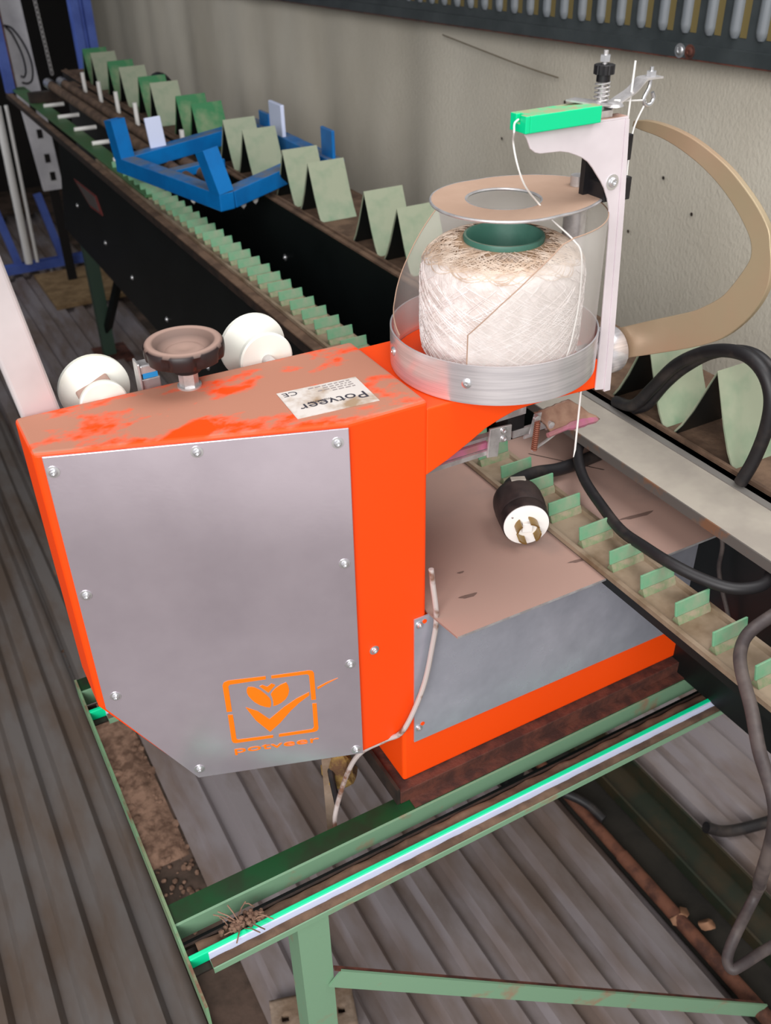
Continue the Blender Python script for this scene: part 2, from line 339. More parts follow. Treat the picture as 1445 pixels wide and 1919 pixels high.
# brown debris on the ground strip left of the middle sheet
bm = B()
for k in range(260):
    y = random.uniform(1.02, 1.9); x = random.uniform(0.114, 0.196); s = random.uniform(0.002, 0.008)*(1.4 if y > 1.25 else 0.8)
    mx = Matrix.Translation((x, y, -0.016)) @ Matrix.Rotation(random.uniform(0, 6), 4, 'Z') @ Matrix.Diagonal((s*random.uniform(.7, 1.6), s, s*0.7, 1))
    bmesh.ops.create_icosphere(bm, subdivisions=1, radius=1, matrix=mx)
o = obj('crumbled_debris', bm, 'debris'); tag(o, 'pale brown crumbled debris on the bare strip beside the middle ribbed sheet', 'debris', kind='stuff')
bm = B(); nx, ny2 = 8, 60; g2 = []
for j in range(ny2+1):
    y = 1.18+1.2*j/ny2
    g2.append([bm.verts.new((0.113+0.08*i/nx, y, -0.018+(0.012*math.sin(math.pi*i/nx)*(0.5+noise.noise(Vector((i*0.5, y*6, 0))))) if 0 < j < ny2 else -0.02)) for i in range(nx+1)])
for a, c in zip(g2, g2[1:]):
    for i in range(nx): bm.faces.new((a[i], a[i+1], c[i+1], c[i]))
tag(obj('dirt_heap', bm, 'debris', smooth=60), 'low heap of pinkish brown dirt between the two left ribbed sheets', 'dirt')
# perforated stone block at the foot of the front leg
bm = B()
mx = Matrix.Translation((0.262, 0.762, 0.014)) @ Matrix.Rotation(-0.30, 4, 'Z')
def blk(x, y, z): return mx @ Vector((x, y, z))
L2, W2 = 0.068, 0.034
outer = [(-L2, -W2), (L2, -W2), (L2, W2), (-L2, W2)]
rows = {}
nX, nY = 24, 12
vv = [[bm.verts.new(blk(-L2+2*L2*i/nX, -W2+2*W2*j/nY, 0.012+0.002*noise.noise(Vector((i*.5, j*.5, 0))))) for j in range(nY+1)] for i in range(nX+1)]
holes = [(-0.045, 0.0), (0.012, 0.012), (0.045, -0.006)]
for i in range(nX):
    for j in range(nY):
        cx = -L2+2*L2*(i+.5)/nX; cy = -W2+2*W2*(j+.5)/nY
        if any((cx-hx)**2+(cy-hy)**2 < 0.0075**2 for hx, hy in holes): continue
        bm.faces.new((vv[i][j], vv[i+1][j], vv[i+1][j+1], vv[i][j+1]))
o = obj('perforated_plate', bm, 'stone', smooth=50); md = o.modifiers.new('thick', 'SOLIDIFY'); md.thickness = 0.022; md.offset = -1
tag(o, 'pale brown plate with round holes on the ground behind the front green leg', 'plate')

# ================================================================ SUPPORT FRAME (green steel stand under the machine)
fr = thing('support_frame', 'faded green steel angle frame carrying the orange machine', 'steel frame', (0.2, 0.6, 0))
def crossbeam(dy, x0, x1, tail):
    bm = B(); box(bm, x0, x1, 0.6205+dy, 0.6235+dy, 0.594, 0.6198); obj('beam_web', bm, 'greenpale', fr, smooth=0)
    bm = B(); box(bm, x0, x1, 0.6236+dy, 0.649+dy, 0.6165, 0.6198); obj('beam_flange', bm, 'darkgreen', fr, smooth=0)
    bm = B(); box(bm, x0, tail, 0.598+dy, 0.601+dy, 0.582, 0.611); box(bm, x0, tail, 0.566+dy, 0.598+dy, 0.6035, 0.6060); obj('channel_back', bm, 'darkrail', fr, smooth=0)
    bm = B(); n = 90; ra = []
    for i in range(n+1):
        x = x0+0.012+(tail-x0-0.012)*i/n
        ra.append([bm.verts.new((x, yy+dy, 0.6065+hh*(0.8+0.5*noise.noise(Vector((x*40, yy*60, dy)))))) for yy, hh in ((0.5812, 0.008), (0.586, 0.011), (0.5905, 0.011), (0.595, 0.009), (0.5985, 0.0005))])
    for a, c in zip(ra, ra[1:]):
        for k in range(4): bm.faces.new((a[k], a[k+1], c[k+1], c[k]))
    obj('packed_dirt', bm, 'brown', fr, smooth=60)
    bm = B(); box(bm, x0, x1, 0.6012+dy, 0.6203+dy, 0.584, 0.587); obj('gap_shade_filler', bm, 'dark', fr, smooth=0)  # dark sheet added to stand in for the shade in the gap
    bm = B(); box(bm, x0, tail, 0.5748+dy, 0.5806+dy, 0.6062, 0.622); obj('guide_strip', bm, 'cyan', fr, smooth=0, bevel=0.001)
    bm = B(); box(bm, x0+0.02, tail, 0.5728+dy, 0.5747+dy, 0.6062, 0.6210); obj('strip_backing', bm, 'bluelt', fr, smooth=0)
    bm = B(); n = 90; ra = []
    for i in range(n+1):
        x = x0+0.02+(tail-x0-0.03)*i/n
        ra.append([bm.verts.new((x, yy+dy, 0.6105+hh*(0.5+1.2*noise.noise(Vector((x*70, yy*90, 5)))))) for yy, hh in ((0.5618, 0.001), (0.5655, 0.003), (0.569, 0.003), (0.5727, 0.001))])
    for a, c in zip(ra, ra[1:]):
        for k in range(3): bm.faces.new((a[k], a[k+1], c[k+1], c[k]))
    obj('ledge_dirt', bm, 'brown', fr, smooth=60)
    bm = B(); box(bm, x0+0.02, tail-0.02, 0.5600+dy, 0.5616+dy, 0.6040, 0.6120); box(bm, x0+0.02, tail-0.02, 0.5617+dy, 0.5727+dy, 0.6061, 0.6085); obj('front_lip', bm, 'greenpale', fr, smooth=0)
crossbeam(0, 0.071, 0.858, 0.858)
crossbeam(0.40, 0.071, 0.345, 0.345)
bm = B(); bar(bm, (0.0695, 0.52, 0.606), (0.0695, 1.048, 0.606), 0.003, 0.032); obj('side_rail', bm, 'green', fr, smooth=0)
bm = B(); prism(bm, [(0.186, 0.5618, 0.0), (0.2235, 0.5618, 0.0), (0.2235, 0.5645, 0.0), (0.189, 0.5645, 0.0), (0.189, 0.597, 0.0), (0.186, 0.597, 0.0)], (0, 0, 0.006), (0, 0, 0.6055))
obj('leg', bm, 'greenpale', fr, smooth=0)
bm = B(); box(bm, 0.165, 0.245, 0.55, 0.61, 0.0, 0.006); obj('foot_plate', bm, 'rust', fr, smooth=0, bevel=0.002)
bm = B(); a = Vector((0.2235, 0.558, 0.480)); c = Vector((0.899, 0.41, 0.012)); bar(bm, a, c, 0.003, 0.030, (0, 0, 1)); obj('brace', bm, 'greenpale', fr, smooth=0)
bm = B(); bar(bm, a+V(0.001, 0.003, 0.0158), c+V(0.001, 0.003, 0.0158), 0.006, 0.0015, (0, 0, 1)); obj('brace_flange', bm, 'rust', fr, smooth=0)
# rusty bearer under the base box
bm = B(); box(bm, 0.360, 0.84, 0.638, 0.90, 0.6200, 0.6405); obj('bearer_plate', bm, 'rust', fr, smooth=0, bevel=0.001)
bm = B(); box(bm, 0.372, 0.84, 0.6242, 0.6379, 0.6200, 0.6222); obj('bearer_foot', bm, 'rust', fr, smooth=0)
bm = B(); box(bm, 0.3555, 0.3595, 0.639, 0.90, 0.6200, 0.646); obj('bearer_side', bm, 'darkrail', fr, smooth=0)
bm = B(); mx = Matrix.Translation((0.326, 0.74, 0.606)) @ Matrix.Diagonal((0.020, 0.026, 0.036, 1)); bmesh.ops.create_icosphere(bm, subdivisions=3, radius=1, matrix=mx)
for v in bm.verts: v.co += 0.009*noise.noise_vector(v.co*60)
obj('foam_lump', bm, 'foam', fr, smooth=0)
bm = B(); bar(bm, (0.312, 0.745, 0.64), (0.30, 0.715, 0.50), 0.012, 0.02); obj('bent_strap', bm, 'stone', fr, smooth=0)
# clump of plant waste on the channel
bm = B()
for k in range(70):
    p = Vector((random.gauss(0.138, 0.010), random.gauss(0.588, 0.004), 0.617+random.uniform(0, 0.010))); s = random.uniform(0.0015, 0.004)
    bmesh.ops.create_icosphere(bm, subdivisions=1, radius=s, matrix=Matrix.Translation(p))
for k in range(14):
    p = Vector((random.gauss(0.138, 0.008), random.gauss(0.590, 0.005), 0.622)); d = Vector((random.uniform(-1, 1), random.uniform(-1, 1), random.uniform(0.1, 0.7))).normalized()*random.uniform(0.012, 0.03)
    tube(bm, [p, p+d*0.5+V(0, 0, 0.003), p+d], 0.0008, 4)
tag(obj('plant_waste', bm, 'debris'), 'small clump of dry plant waste on the green frame near its left end', 'debris', kind='stuff')

# ================================================================ THE TYING MACHINE
mc = thing('tying_machine', 'orange bunch tying machine with steel front panel standing on green frame', 'machine', (0.4, 0.7, 0.6405))
ZT = 1.150
EL = Vector((0.068, 0.738, 0)); DR = Vector((0.318, 0.6475, 0)); U = (DR-EL).normalized(); Nn = Vector((U.y, -U.x, 0))   # panel plane
PL = (DR-EL).length
def pp(u, z, off=0.0): return EL + U*u + Vector((0, 0, z)) + Nn*off
# housing: wedge-shaped head and column, chamfered at lower left
bm = B()
top = [(0.0665, 0.8135), (0.402, 0.8035), (0.402, 0.650), (0.318, 0.650), (0.0665, 0.741)]
def zb(x):   # lower outline
    return 0.848-(0.848-0.7235)*min(1, max(0, (x-0.068)/0.077)) if x < 0.145 else 0.7235
top_y = [(0.0665, 0.741), (0.3178, 0.6500), (0.4005, 0.6500), (0.4005, 0.8035), (0.3176, 0.806), (0.0665, 0.8135)]
low = [[(0.0665, 0.741, 0.848), (0.1427, 0.7115, 0.7232), (0.3178, 0.6500, 0.7245)], [(0.4005, 0.6500, 0.7245), (0.4005, 0.8035, 0.7245), (0.3176, 0.806, 0.7245)], [(0.1427, 0.811, 0.7232), (0.0665, 0.8135, 0.848)]]
pE = pp(-0.004, 0); pC = pp(0.0795, 0)
T = [bm.verts.new(p) for p in ((pE.x, pE.y, ZT), (0.3178, 0.650, ZT), (0.4005, 0.650, ZT), (0.4005, 0.8035, ZT), (pE.x, 0.8135, ZT))]
W = [bm.verts.new(p) for p in ((pE.x, pE.y, 0.848), (pC.x, pC.y, 0.7232), (0.3178, 0.650, 0.7245), (0.4005, 0.650, 0.7245), (0.4005, 0.8035, 0.7245), (pC.x, 0.811, 0.7232), (pE.x, 0.8135, 0.848))]
bm.faces.new(T); bm.faces.new((T[0], W[0], W[1], W[2], T[1])); bm.faces.new((T[1], W[2], W[3], T[2])); bm.faces.new((T[2], W[3], W[4], T[3]))
bm.faces.new((T[3], W[4], W[5], W[6], T[4])); bm.faces.new((T[4], W[6], W[0], T[0])); bm.faces.new((W[0], W[6], W[5], W[1])); bm.faces.new((W[1], W[5], W[4], W[3], W[2]))
obj('housing', bm, 'orange', mc, smooth=0, bevel=0.004, seg=3)
# arm that carries the spool tray
bm = B()
arm = [(0.399, 1.149), (0.6015, 1.149), (0.6015, 1.1095), (0.535, 1.112), (0.516, 1.112), (0.50, 1.111), (0.484, 1.107), (0.466, 1.101), (0.448, 1.091), (0.424, 1.079), (0.399, 1.069)]
arm = [(x, min(z, 1.1415)) for x, z in arm]
prism(bm, [(x, 0.6504, z) for x, z in arm], (0, 0, 0), (0, 0.15, 0)); obj('arm', bm, 'orange_clean', mc, smooth=0, bevel=0.0015)
# front panel
bm = B(); pan = [(0.004, 1.1475), (0.2648, 1.1475), (0.2648, 0.7285), (0.0805, 0.7255), (0.0025, 0.8475)]
prism(bm, [pp(u, z) for u, z in pan], Nn*0.0008, Nn*0.0026); fp = obj('front_panel', bm, 'panel', mc, smooth=0, bevel=0.0006)
for u, z in [(0.0105, 1.1325), (0.1321, 1.1386), (0.2543, 1.1341), (0.2548, 0.9997), (0.2554, 0.8676), (0.257, 0.7365), (0.0835, 0.7401), (0.0151, 0.8642), (0.0116, 0.9969)]:
    screw(fp, pp(u, z, 0.0026), Nn, 0.0036)
screw(mc, (0.3365, 0.650, 0.8725), (0, -1, 0), 0.0036)
# emblem: frame corners, tulip, check mark
def flat(name, loops, m='emblem', off=0.0026):
    bm = B()
    for lp in loops: prism(bm, [pp(u, z) for u, z in lp], Nn*off, Nn*(off+0.0005))
    return obj(name, bm, m, fp, smooth=0)
flat('emblem_frame', [
    [(0.1670, 0.8654), (0.1284, 0.8659), (0.1240, 0.8640), (0.1222, 0.8600), (0.1223, 0.8215), (0.1277, 0.8215), (0.1279, 0.8580), (0.1298, 0.8603), (0.1668, 0.8614)],
    [(0.1727, 0.8614), (0.2099, 0.8612), (0.2116, 0.8590), (0.2118, 0.8230), (0.2167, 0.8230), (0.2169, 0.8615), (0.2155, 0.8646), (0.2119, 0.8658), (0.1727, 0.8651)],
    [(0.2124, 0.8172), (0.2170, 0.8168), (0.2168, 0.7785), (0.2152, 0.7752), (0.2118, 0.7740), (0.1733, 0.7736), (0.1736, 0.7776), (0.2100, 0.7783), (0.2120, 0.7809)],
    [(0.1228, 0.8166), (0.1280, 0.8160), (0.1279, 0.7790), (0.1295, 0.7775), (0.1673, 0.7772), (0.1671, 0.7736), (0.1266, 0.7729), (0.1238, 0.7742), (0.1226, 0.7780)]])
flat('emblem_tulip', [
    [(0.1476, 0.8534), (0.1510, 0.8530), (0.1542, 0.8517), (0.1600, 0.8465), (0.1652, 0.8392), (0.1684, 0.8335), (0.1694, 0.8285), (0.1690, 0.8232), (0.1677, 0.8199), (0.1630, 0.8216), (0.1576, 0.8251), (0.1525, 0.8305), (0.1493, 0.8356), (0.1468, 0.8410), (0.1457, 0.8460), (0.1460, 0.8502)],
    [(0.1873, 0.8531), (0.1890, 0.8480), (0.1895, 0.8414), (0.1880, 0.8350), (0.1849, 0.8292), (0.1800, 0.8248), (0.1755, 0.8224), (0.1713, 0.8212), (0.1717, 0.8270), (0.1712, 0.8333), (0.1700, 0.8390), (0.1725, 0.8430), (0.1758, 0.8468), (0.1815, 0.8508)],
    [(0.1595, 0.8524), (0.1625, 0.8537), (0.1673, 0.8500), (0.1722, 0.8541), (0.1757, 0.8514), (0.1678, 0.8417)]])
flat('emblem_check', [
    [(0.1424, 0.8246), (0.1544, 0.8165), (0.1655, 0.8023), (0.1828, 0.8179), (0.1960, 0.8275), (0.2102, 0.8348), (0.2100, 0.8304), (0.1990, 0.8215), (0.1894, 0.8117), (0.1760, 0.7945), (0.1645, 0.7831), (0.1509, 0.8037)],
    [(0.2191, 0.8402), (0.2300, 0.8460), (0.2414, 0.8500), (0.2300, 0.8440), (0.2195, 0.8376)]])
me = text_mesh('potveer', 0.0165, 0.0003); xs = [v.co.x for v in me.vertices]; w = max(xs)-min(xs); x0 = min(xs)
for v in me.vertices:
    u = 0.1240+(v.co.x-x0)/w*0.0925; z = 0.7572+v.co.y*0.80; v.co = pp(u, z, 0.0029+v.co.z)
me.materials.clear(); me.materials.append(M['emblem']); o = bpy.data.objects.new('emblem_lettering', me); COL.objects.link(o); o.parent = fp
# base box with steel cover and dusty work plate
bm = B(); box(bm, 0.3712, 0.8089, 0.6503, 0.86, 0.6412, 0.8895); obj('base_box', bm, 'orange_clean', mc, smooth=0, bevel=0.004, seg=3)
bm = B(); prism(bm, [(0.3847, 0.65, 0.8942), (0.8060, 0.65, 0.8942), (0.8060, 0.65, 0.6988), (0.3847, 0.65, 0.7055)], (0, -0.0022, 0), (0, -0.0004, 0)); cv = obj('base_cover', bm, 'galv', mc, smooth=0)
for x, z in ((0.3905, 0.885), (0.3905, 0.727), (0.80, 0.71)): screw(cv, (x, 0.6478, z), (0, -1, 0), 0.003)
for x, z in ((0.397, 0.8875), (0.3955, 0.7315)):
    bm = B(); lathe(bm, [(0, 0.0008), (0.0028, 0.0008), (0.0028, 0)], (x, 0.648, z), (0, -1, 0), 10); obj('slot_hole', bm, 'orange_clean', cv)
bm = B(); prism(bm, [(0.4085, 0.6015, 0.8935), (0.7765, 0.5972, 0.8935), (0.7790, 0.905, 0.8935), (0.4025, 0.905, 0.8935), (0.4025, 0.650, 0.8935)], (0, 0, 0), (0, 0, 0.0022)); wp = obj('work_plate', bm, 'dust_steel', mc, smooth=0)
bm = B(); prism(bm, [(0.4085, 0.6010, 0.8935), (0.7765, 0.5967, 0.8935), (0.7765, 0.5971, 0.8935), (0.4085, 0.6014, 0.8935)], (0, 0, -0.0004), (0, 0, 0.0022)); obj('plate_edge', bm, 'steel', wp, smooth=0)
bm = B(); prism(bm, [(0.690, 0.862, 0.8957), (0.692, 0.862, 0.8957), (0.752, 0.778, 0.8957), (0.750, 0.778, 0.8957)], (0, 0, 0), (0, 0, 0.0002)); obj('plate_seam', bm, 'darkrail', wp, smooth=0)
M['smudge'] = mat('oily_smudge', (112, 90, 82), 0.5)
for x, y, a, c in ((0.4545, 0.6510, 0.010, 0.0035), (0.7150, 0.6750, 0.022, 0.004), (0.4700, 0.6900, 0.004, 0.002), (0.600, 0.640, 0.014, 0.003)):
    bm = B(); vs = [bm.verts.new((x+a*math.cos(t)*(1+0.3*math.sin(3*t))+0.3*c*math.sin(t), y+c*math.sin(t)*(1+0.3*math.cos(2*t))-0.15*a*math.cos(t), 0.89592)) for t in [2*math.pi*k/16 for k in range(16)]]
    bm.faces.new(vs); obj('smudge', bm, 'smudge', wp, smooth=0)
# label on top of the head
lb = [(0.286, 0.7335), (0.3655, 0.7268), (0.3620, 0.6725), (0.2825, 0.679)]
bm = B(); prism(bm, [(x, y, ZT) for x, y in lb], (0, 0, 0.0002), (0, 0, 0.0006)); st = obj('label', bm, 'label', mc, smooth=0)
def label_text(body, x, y, size, sx, m):
    me = text_mesh(body, size, 0.0)
    for v in me.vertices:
        dx, dy = -v.co.x*sx, -v.co.y
        v.co = Vector((x+dx, y+dy-dx*0.08, ZT+0.0009))
    me.materials.clear(); me.materials.append(M[m]); o = bpy.data.objects.new('label_lettering', me); COL.objects.link(o); o.parent = st
label_text('Potveer', 0.3590, 0.6965, 0.0185, 1.12, 'ink'); label_text('machines', 0.3260, 0.7005, 0.0062, 1.0, 'ink'); label_text('CE', 0.3035, 0.7285, 0.011, 1.1, 'ink')
bm = B()
for k, (xa, xb) in enumerate(((0.357, 0.318), (0.357, 0.33), (0.357, 0.322), (0.357, 0.336))):
    y = 0.7235-k*0.0042
    xx = xa
    while xx > xb:
        w = random.uniform(0.002, 0.006); box(bm, xx-w, xx, y-0.0009+(xa-xx)*0.08, y+0.0009+(xa-xx)*0.08, ZT+0.0007, ZT+0.0008); xx -= w+0.0015
o = obj('label_small_print', bm, 'ink2', st, smooth=0); o['kind'] = 'stuff'
# adjusting knob on top of the head
kc = V(0.2222, 0.792, 0)
bm = B(); lathe(bm, [(0.0115, ZT), (0.0115, ZT+0.002), (0, ZT+0.002)], kc, (0, 0, 1), 24); lathe(bm, [(0.0092, ZT+0.002), (0.0092, ZT+0.018), (0, ZT+0.018)], kc, (0, 0, 1), 6); kn0 = obj('knob_stem', bm, 'steel', mc, smooth=30)
bm = B(); lathe(bm, [(0.0135, ZT+0.017), (0.0145, ZT+0.026), (0.016, ZT+0.029), (0, ZT+0.029)], kc, (0, 0, 1), 24); obj('knob_hub', bm, 'black', mc)
def lobes(a, r, h):
    return 1-0.10*max(0, math.cos(8*a))**3 if (r > 0.034 and h < 0.041) else 1
bm = B(); lathe(bm, [(0, 0.0265), (0.020, 0.0265), (0.031, 0.0285), (0.0362, 0.031), (0.0372, 0.036), (0.0374, 0.0395), (0.0372, 0.0435), (0.0350, 0.0465), (0.0315, 0.0475), (0.028, 0.046), (0.025, 0.041), (0.018, 0.037), (0.015, 0.0385), (0.011, 0.0395), (0.005, 0.038), (0, 0.037)], kc+V(0, 0, ZT), (0, 0, 1), 96, lobes)
obj('adjusting_knob', bm, 'knobdust', mc, smooth=50)
# two nylon rollers on axles at the back of the head
def roller(x, z, r, y0, y1, fs):
    bm = B(); lathe(bm, [(0, -0.001), (r*0.92, -0.001), (r, 0.001), (r, 0.006), (r*0.92, 0.0085), (r*0.55, 0.013), (0.012, 0.018), (0.011, 0.026), (r*0.5*fs, 0.031), (r*0.92*fs, 0.034), (r*fs, 0.0365), (r*fs, 0.041), (r*0.94*fs, 0.0425), (0, 0.0425)], (x, y1, z), (0, -1, 0), 48)
    o = obj('guide_roller', bm, 'whitepl', mc, smooth=40)
    bm = B(); tube(bm, [(x, y1+0.006, z), (x, 0.80, z)], 0.006, 14); obj('roller_axle', bm, 'steel', o)
    return o
roller(0.1465, 1.1385, 0.0345, 0.82, 0.862, 0.66); roller(0.3140, 1.1425, 0.0355, 0.82, 0.864, 0.80)
bm = B(); bar(bm, (0.128, 0.838, 1.139), (0.160, 0.838, 1.152), 0.02, 0.012); obj('roller_yoke', bm, 'dust_steel', mc, smooth=0, bevel=0.002)
# latch clip with blue tape
bm = B(); box(bm, 0.183, 0.1855, 0.820, 0.838, 1.11, 1.170); box(bm, 0.1855, 0.201, 0.822, 0.838, 1.1575, 1.1665); box(bm, 0.1855, 0.204, 0.824, 0.838, 1.10, 1.152); lc = obj('latch_clip', bm, 'steel', mc, smooth=0, bevel=0.0015)
bm = B(); box(bm, 0.187, 0.2013, 0.8215, 0.823, 1.1535, 1.1585); obj('blue_tape', bm, 'bluetape', lc, smooth=0)
# pale aluminium post at the left back corner
bm = B(); prism(bm, [(0.0665, 0.822, 0.0), (0.1015, 0.822, 0.0), (0.1015, 0.845, 0.0), (0.0665, 0.845, 0.0)], (0.0185, 0, 1.03), (-0.0860, 0.0, 1.90)); obj('upright_post', bm, 'alu', mc, smooth=0, bevel=0.004, seg=3)

# --- spool tray, guard, spool carrier
RC = V(0.5105, 0.7077, 0); R = 0.1023
bm = B(); lathe(bm, [(R-0.0016, 1.1430), (R, 1.1425), (R, 1.1812), (R-0.0016, 1.1812), (R-0.0016, 1.1430)], RC, (0, 0, 1), 96); tr = obj('twine_tray', bm, 'ring', mc, smooth=40)
bm = B(); lathe(bm, [(0, 1.1425), (R-0.002, 1.1425), (R-0.002, 1.1445), (0, 1.1445)], RC, (0, 0, 1), 64); obj('tray_floor', bm, 'orange_clean', tr)
for ang in (-138, 165, 35):
    a = math.radians(ang); d = V(math.cos(a), math.sin(a), 0)
    bm = B(); lathe(bm, [(0.0046, 0), (0.0046, 0.0009), (0.0032, 0.0018), (0.0014, 0.0018), (0.001, 0.0008), (0, 0.0008)], RC+d*R+V(0, 0, 1.163), d, 16); obj('rivet', bm, 'zinc', tr)
    bm = B(); lathe(bm, [(0.0034, 0), (0.0022, 0.0012), (0, 0.0014)], RC+d*(R-0.0016)+V(0, 0, 1.170), -d, 12); obj('rivet', bm, 'zinc', tr)
prof = [(-138.8, 1.2084), (-122.3, 1.2391), (-106.9, 1.265), (-92, 1.287), (-85, 1.2905), (-75, 1.2908), (-42, 1.2908), (-10, 1.2908), (40, 1.2905), (75, 1.288), (93, 1.270), (118, 1.230), (142, 1.198), (170, 1.183)]
def gz(a):
    for (a0, z0), (a1, z1) in zip(prof, prof[1:]):
        if a <= a1: return z0+(z1-z0)*(a-a0)/(a1-a0)
    return prof[-1][1]
bm = B(); rr = 0.0985; lo = []; hi = []
for i in range(133):
    a = -138.8+308.8*i/132; c, s = math.cos(math.radians(a)), math.sin(math.radians(a))
    lo.append(bm.verts.new((RC.x+rr*c, RC.y+rr*s, 1.150))); hi.append(bm.verts.new((RC.x+rr*c, RC.y+rr*s, gz(a))))
for i in range(132): bm.faces.new((lo[i], lo[i+1], hi[i+1], hi[i]))
gd = obj('twine_guard', bm, 'guard', mc, smooth=60)
bm = B(); tube(bm, [v for v in [(RC.x+rr*math.cos(math.radians(-138.8)), RC.y+rr*math.sin(math.radians(-138.8)), 1.15)] + [(RC.x+rr*math.cos(math.radians(a)), RC.y+rr*math.sin(math.radians(a)), gz(a)) for a in [-138.8+308.8*i/132 for i in range(133)]]], 0.0006, 6)
obj('guard_edge', bm, 'tan_plate', gd)
# guide disc above the spool
bm = B(); DC = V(0.5105, 0.7020, 1.3027); n = 72; ro = 0.0665; ri = 0.0345
oc = []; ic = []
for k in range(n):
    a = 2*math.pi*k/n; c, s = math.cos(a), math.sin(a)
    x, y = DC.x+ro*c, DC.y+ro*s
    if c > 0.15:   # straight sides running to the post
        y = DC.y + math.copysign(min(abs(ro*s)*1.03, ro*0.985), s) if abs(s) > 0.35 else DC.y+ro*s
        x = min(DC.x+0.098, DC.x+ro*c*1.55)
    oc.append((x, y)); ic.append((DC.x+ri*c, DC.y+ri*s))
for zz in (0, 1):
    pass
t0 = [bm.verts.new((x, y, DC.z)) for x, y in oc]; t1 = [bm.verts.new((x, y, DC.z)) for x, y in ic]
u0 = [bm.verts.new((x, y, DC.z-0.0022)) for x, y in oc]; u1 = [bm.verts.new((x, y, DC.z-0.0022)) for x, y in ic]
for k in range(n):
    j = (k+1) % n
    bm.faces.new((t0[k], t0[j], t1[j], t1[k])); bm.faces.new((u0[k], u1[k], u1[j], u0[j])); bm.faces.new((t0[k], u0[k], u0[j], t0[j])); bm.faces.new((t1[k], t1[j], u1[j], u1[k]))
dd = obj('guide_disc', bm, 'tan_plate', mc, smooth=0)
bm = B(); tube(bm, [(x, y, DC.z-0.0012) for x, y in oc], 0.0014, 6, closed=True); tube(bm, [(x, y, DC.z-0.0012) for x, y in ic], 0.0014, 6, closed=True); obj('disc_edge', bm, 'steel', dd)
# guide bracket: upright plate with a cut-away curve, folded flange, top shelf
bm = B()
br = [(0.4885, 1.3705), (0.492, 1.366), (0.496, 1.358), (0.501, 1.3545), (0.506, 1.353), (0.516, 1.3525), (0.527, 1.352), (0.536, 1.350), (0.544, 1.347), (0.552, 1.3435), (0.559, 1.339), (0.565, 1.333), (0.570, 1.327), (0.576, 1.320), (0.581, 1.313), (0.586, 1.303), (0.589, 1.294), (0.592, 1.275), (0.594, 1.24), (0.5975, 1.17), (0.599, 1.109), (0.6100, 1.107), (0.6085, 1.150), (0.6000, 1.292), (0.5955, 1.3705)]
prism(bm, [(x, 0.650, z) for x, z in br], (0, -0.0022, 0), (0, 0, 0)); bk = obj('guide_bracket', bm, 'bracket', mc, smooth=0, bevel=0.0006)
bm = B(); prism(bm, [(0.6101, 0.6466, 1.1050), (0.6086, 0.6466, 1.150), (0.6001, 0.6466, 1.292), (0.5956, 0.6466, 1.3705), (0.5990, 0.6466, 1.3700), (0.6060, 0.6466, 1.292), (0.6150, 0.6466, 1.150), (0.6178, 0.6466, 1.1050)], (0, 0, 0), (0, 0.002, 0)); obj('bracket_flange', bm, 'bracket', bk, smooth=0)
bm = B(); box(bm, 0.4945, 0.5985, 0.6478, 0.662, 1.3705, 1.3722); obj('bracket_shelf', bm, 'bracket', bk, smooth=0)
screw(bk, (0.5885, 0.6478, 1.318), (0, -1, 0), 0.0045)
bm = B(); box(bm, 0.577, 0.597, 0.672, 0.678, 1.30, 1.345); box(bm, 0.583, 0.600, 0.651, 0.672, 1.300, 1.316); obj('disc_mount', bm, 'black', bk, smooth=0)
bm = B(); tube(bm, [(0.594, 0.70, 1.235), (0.594, 0.70, 1.298)], 0.011, 20); tube(bm, [(0.594, 0.70, 1.298), (0.594, 0.70, 1.312)], 0.0075, 16); obj('chrome_standoff', bm, 'steel', bk)
bm = B(); box(bm, 0.6020, 0.6085, 0.6490, 0.655, 1.334, 1.356); box(bm, 0.6040, 0.6130, 0.6490, 0.656, 1.299, 1.319); obj('twine_clip', bm, 'black', bk, smooth=0, bevel=0.0008)
# green guide block on the shelf (grooved end)
bm = B()
prism(bm, [(0.4835, 0.6400, 1.3723), (0.4835, 0.6400, 1.3860), (0.4835, 0.6485, 1.3860), (0.4835, 0.6485, 1.3790), (0.4835, 0.6535, 1.3790), (0.4835, 0.6535, 1.3860), (0.4835, 0.6620, 1.3860), (0.4835, 0.6620, 1.3723)], (0, 0, 0), (0.0045, 0, 0))
box(bm, 0.488, 0.5615, 0.6400, 0.6620, 1.3723, 1.3860)
obj('guide_block', bm, 'greenblk', mc, smooth=0, bevel=0.0008)
# thread tensioner: bolt, spring, black knob, clamp plates
tx, ty = 0.5765, 0.660
bm = B(); tube(bm, [(tx, ty, 1.3722), (tx, ty, 1.424)], 0.0021, 12); tb = obj('tension_bolt', bm, 'steel', mc)
bm = B(); lathe(bm, [(0, 0), (0.0045, 0), (0.0045, 0.005), (0, 0.005)], (tx, ty, 1.4155), (0, 0, 1), 6); obj('lock_nut', bm, 'zinc', tb, smooth=20)
bm = B(); lathe(bm, [(0, 0), (0.0058, 0), (0.0058, 0.0055), (0.0088, 0.006), (0.0088, 0.013), (0.0075, 0.0135), (0, 0.0135)], (tx, ty, 1.4000), (0, 0, 1), 48, lambda a, r, h: 1-0.07*(math.cos(12*a) > 0.3) if r > 0.008 else 1); obj('tension_knob', bm, 'black', tb, smooth=30)
bm = B(); pts = [(tx+0.0060*math.cos(t*0.5), ty+0.0060*math.sin(t*0.5), 1.3800+0.0200*t/75) for t in range(76)]; tube(bm, pts, 0.0007, 6); obj('tension_spring', bm, 'steel', tb)
bm = B(); lathe(bm, [(0.0035, 1.3725), (0.0035, 1.3960), (0, 1.3960)], (tx, ty, 0), (0, 0, 1), 14); obj('spring_sleeve', bm, 'steel', tb)
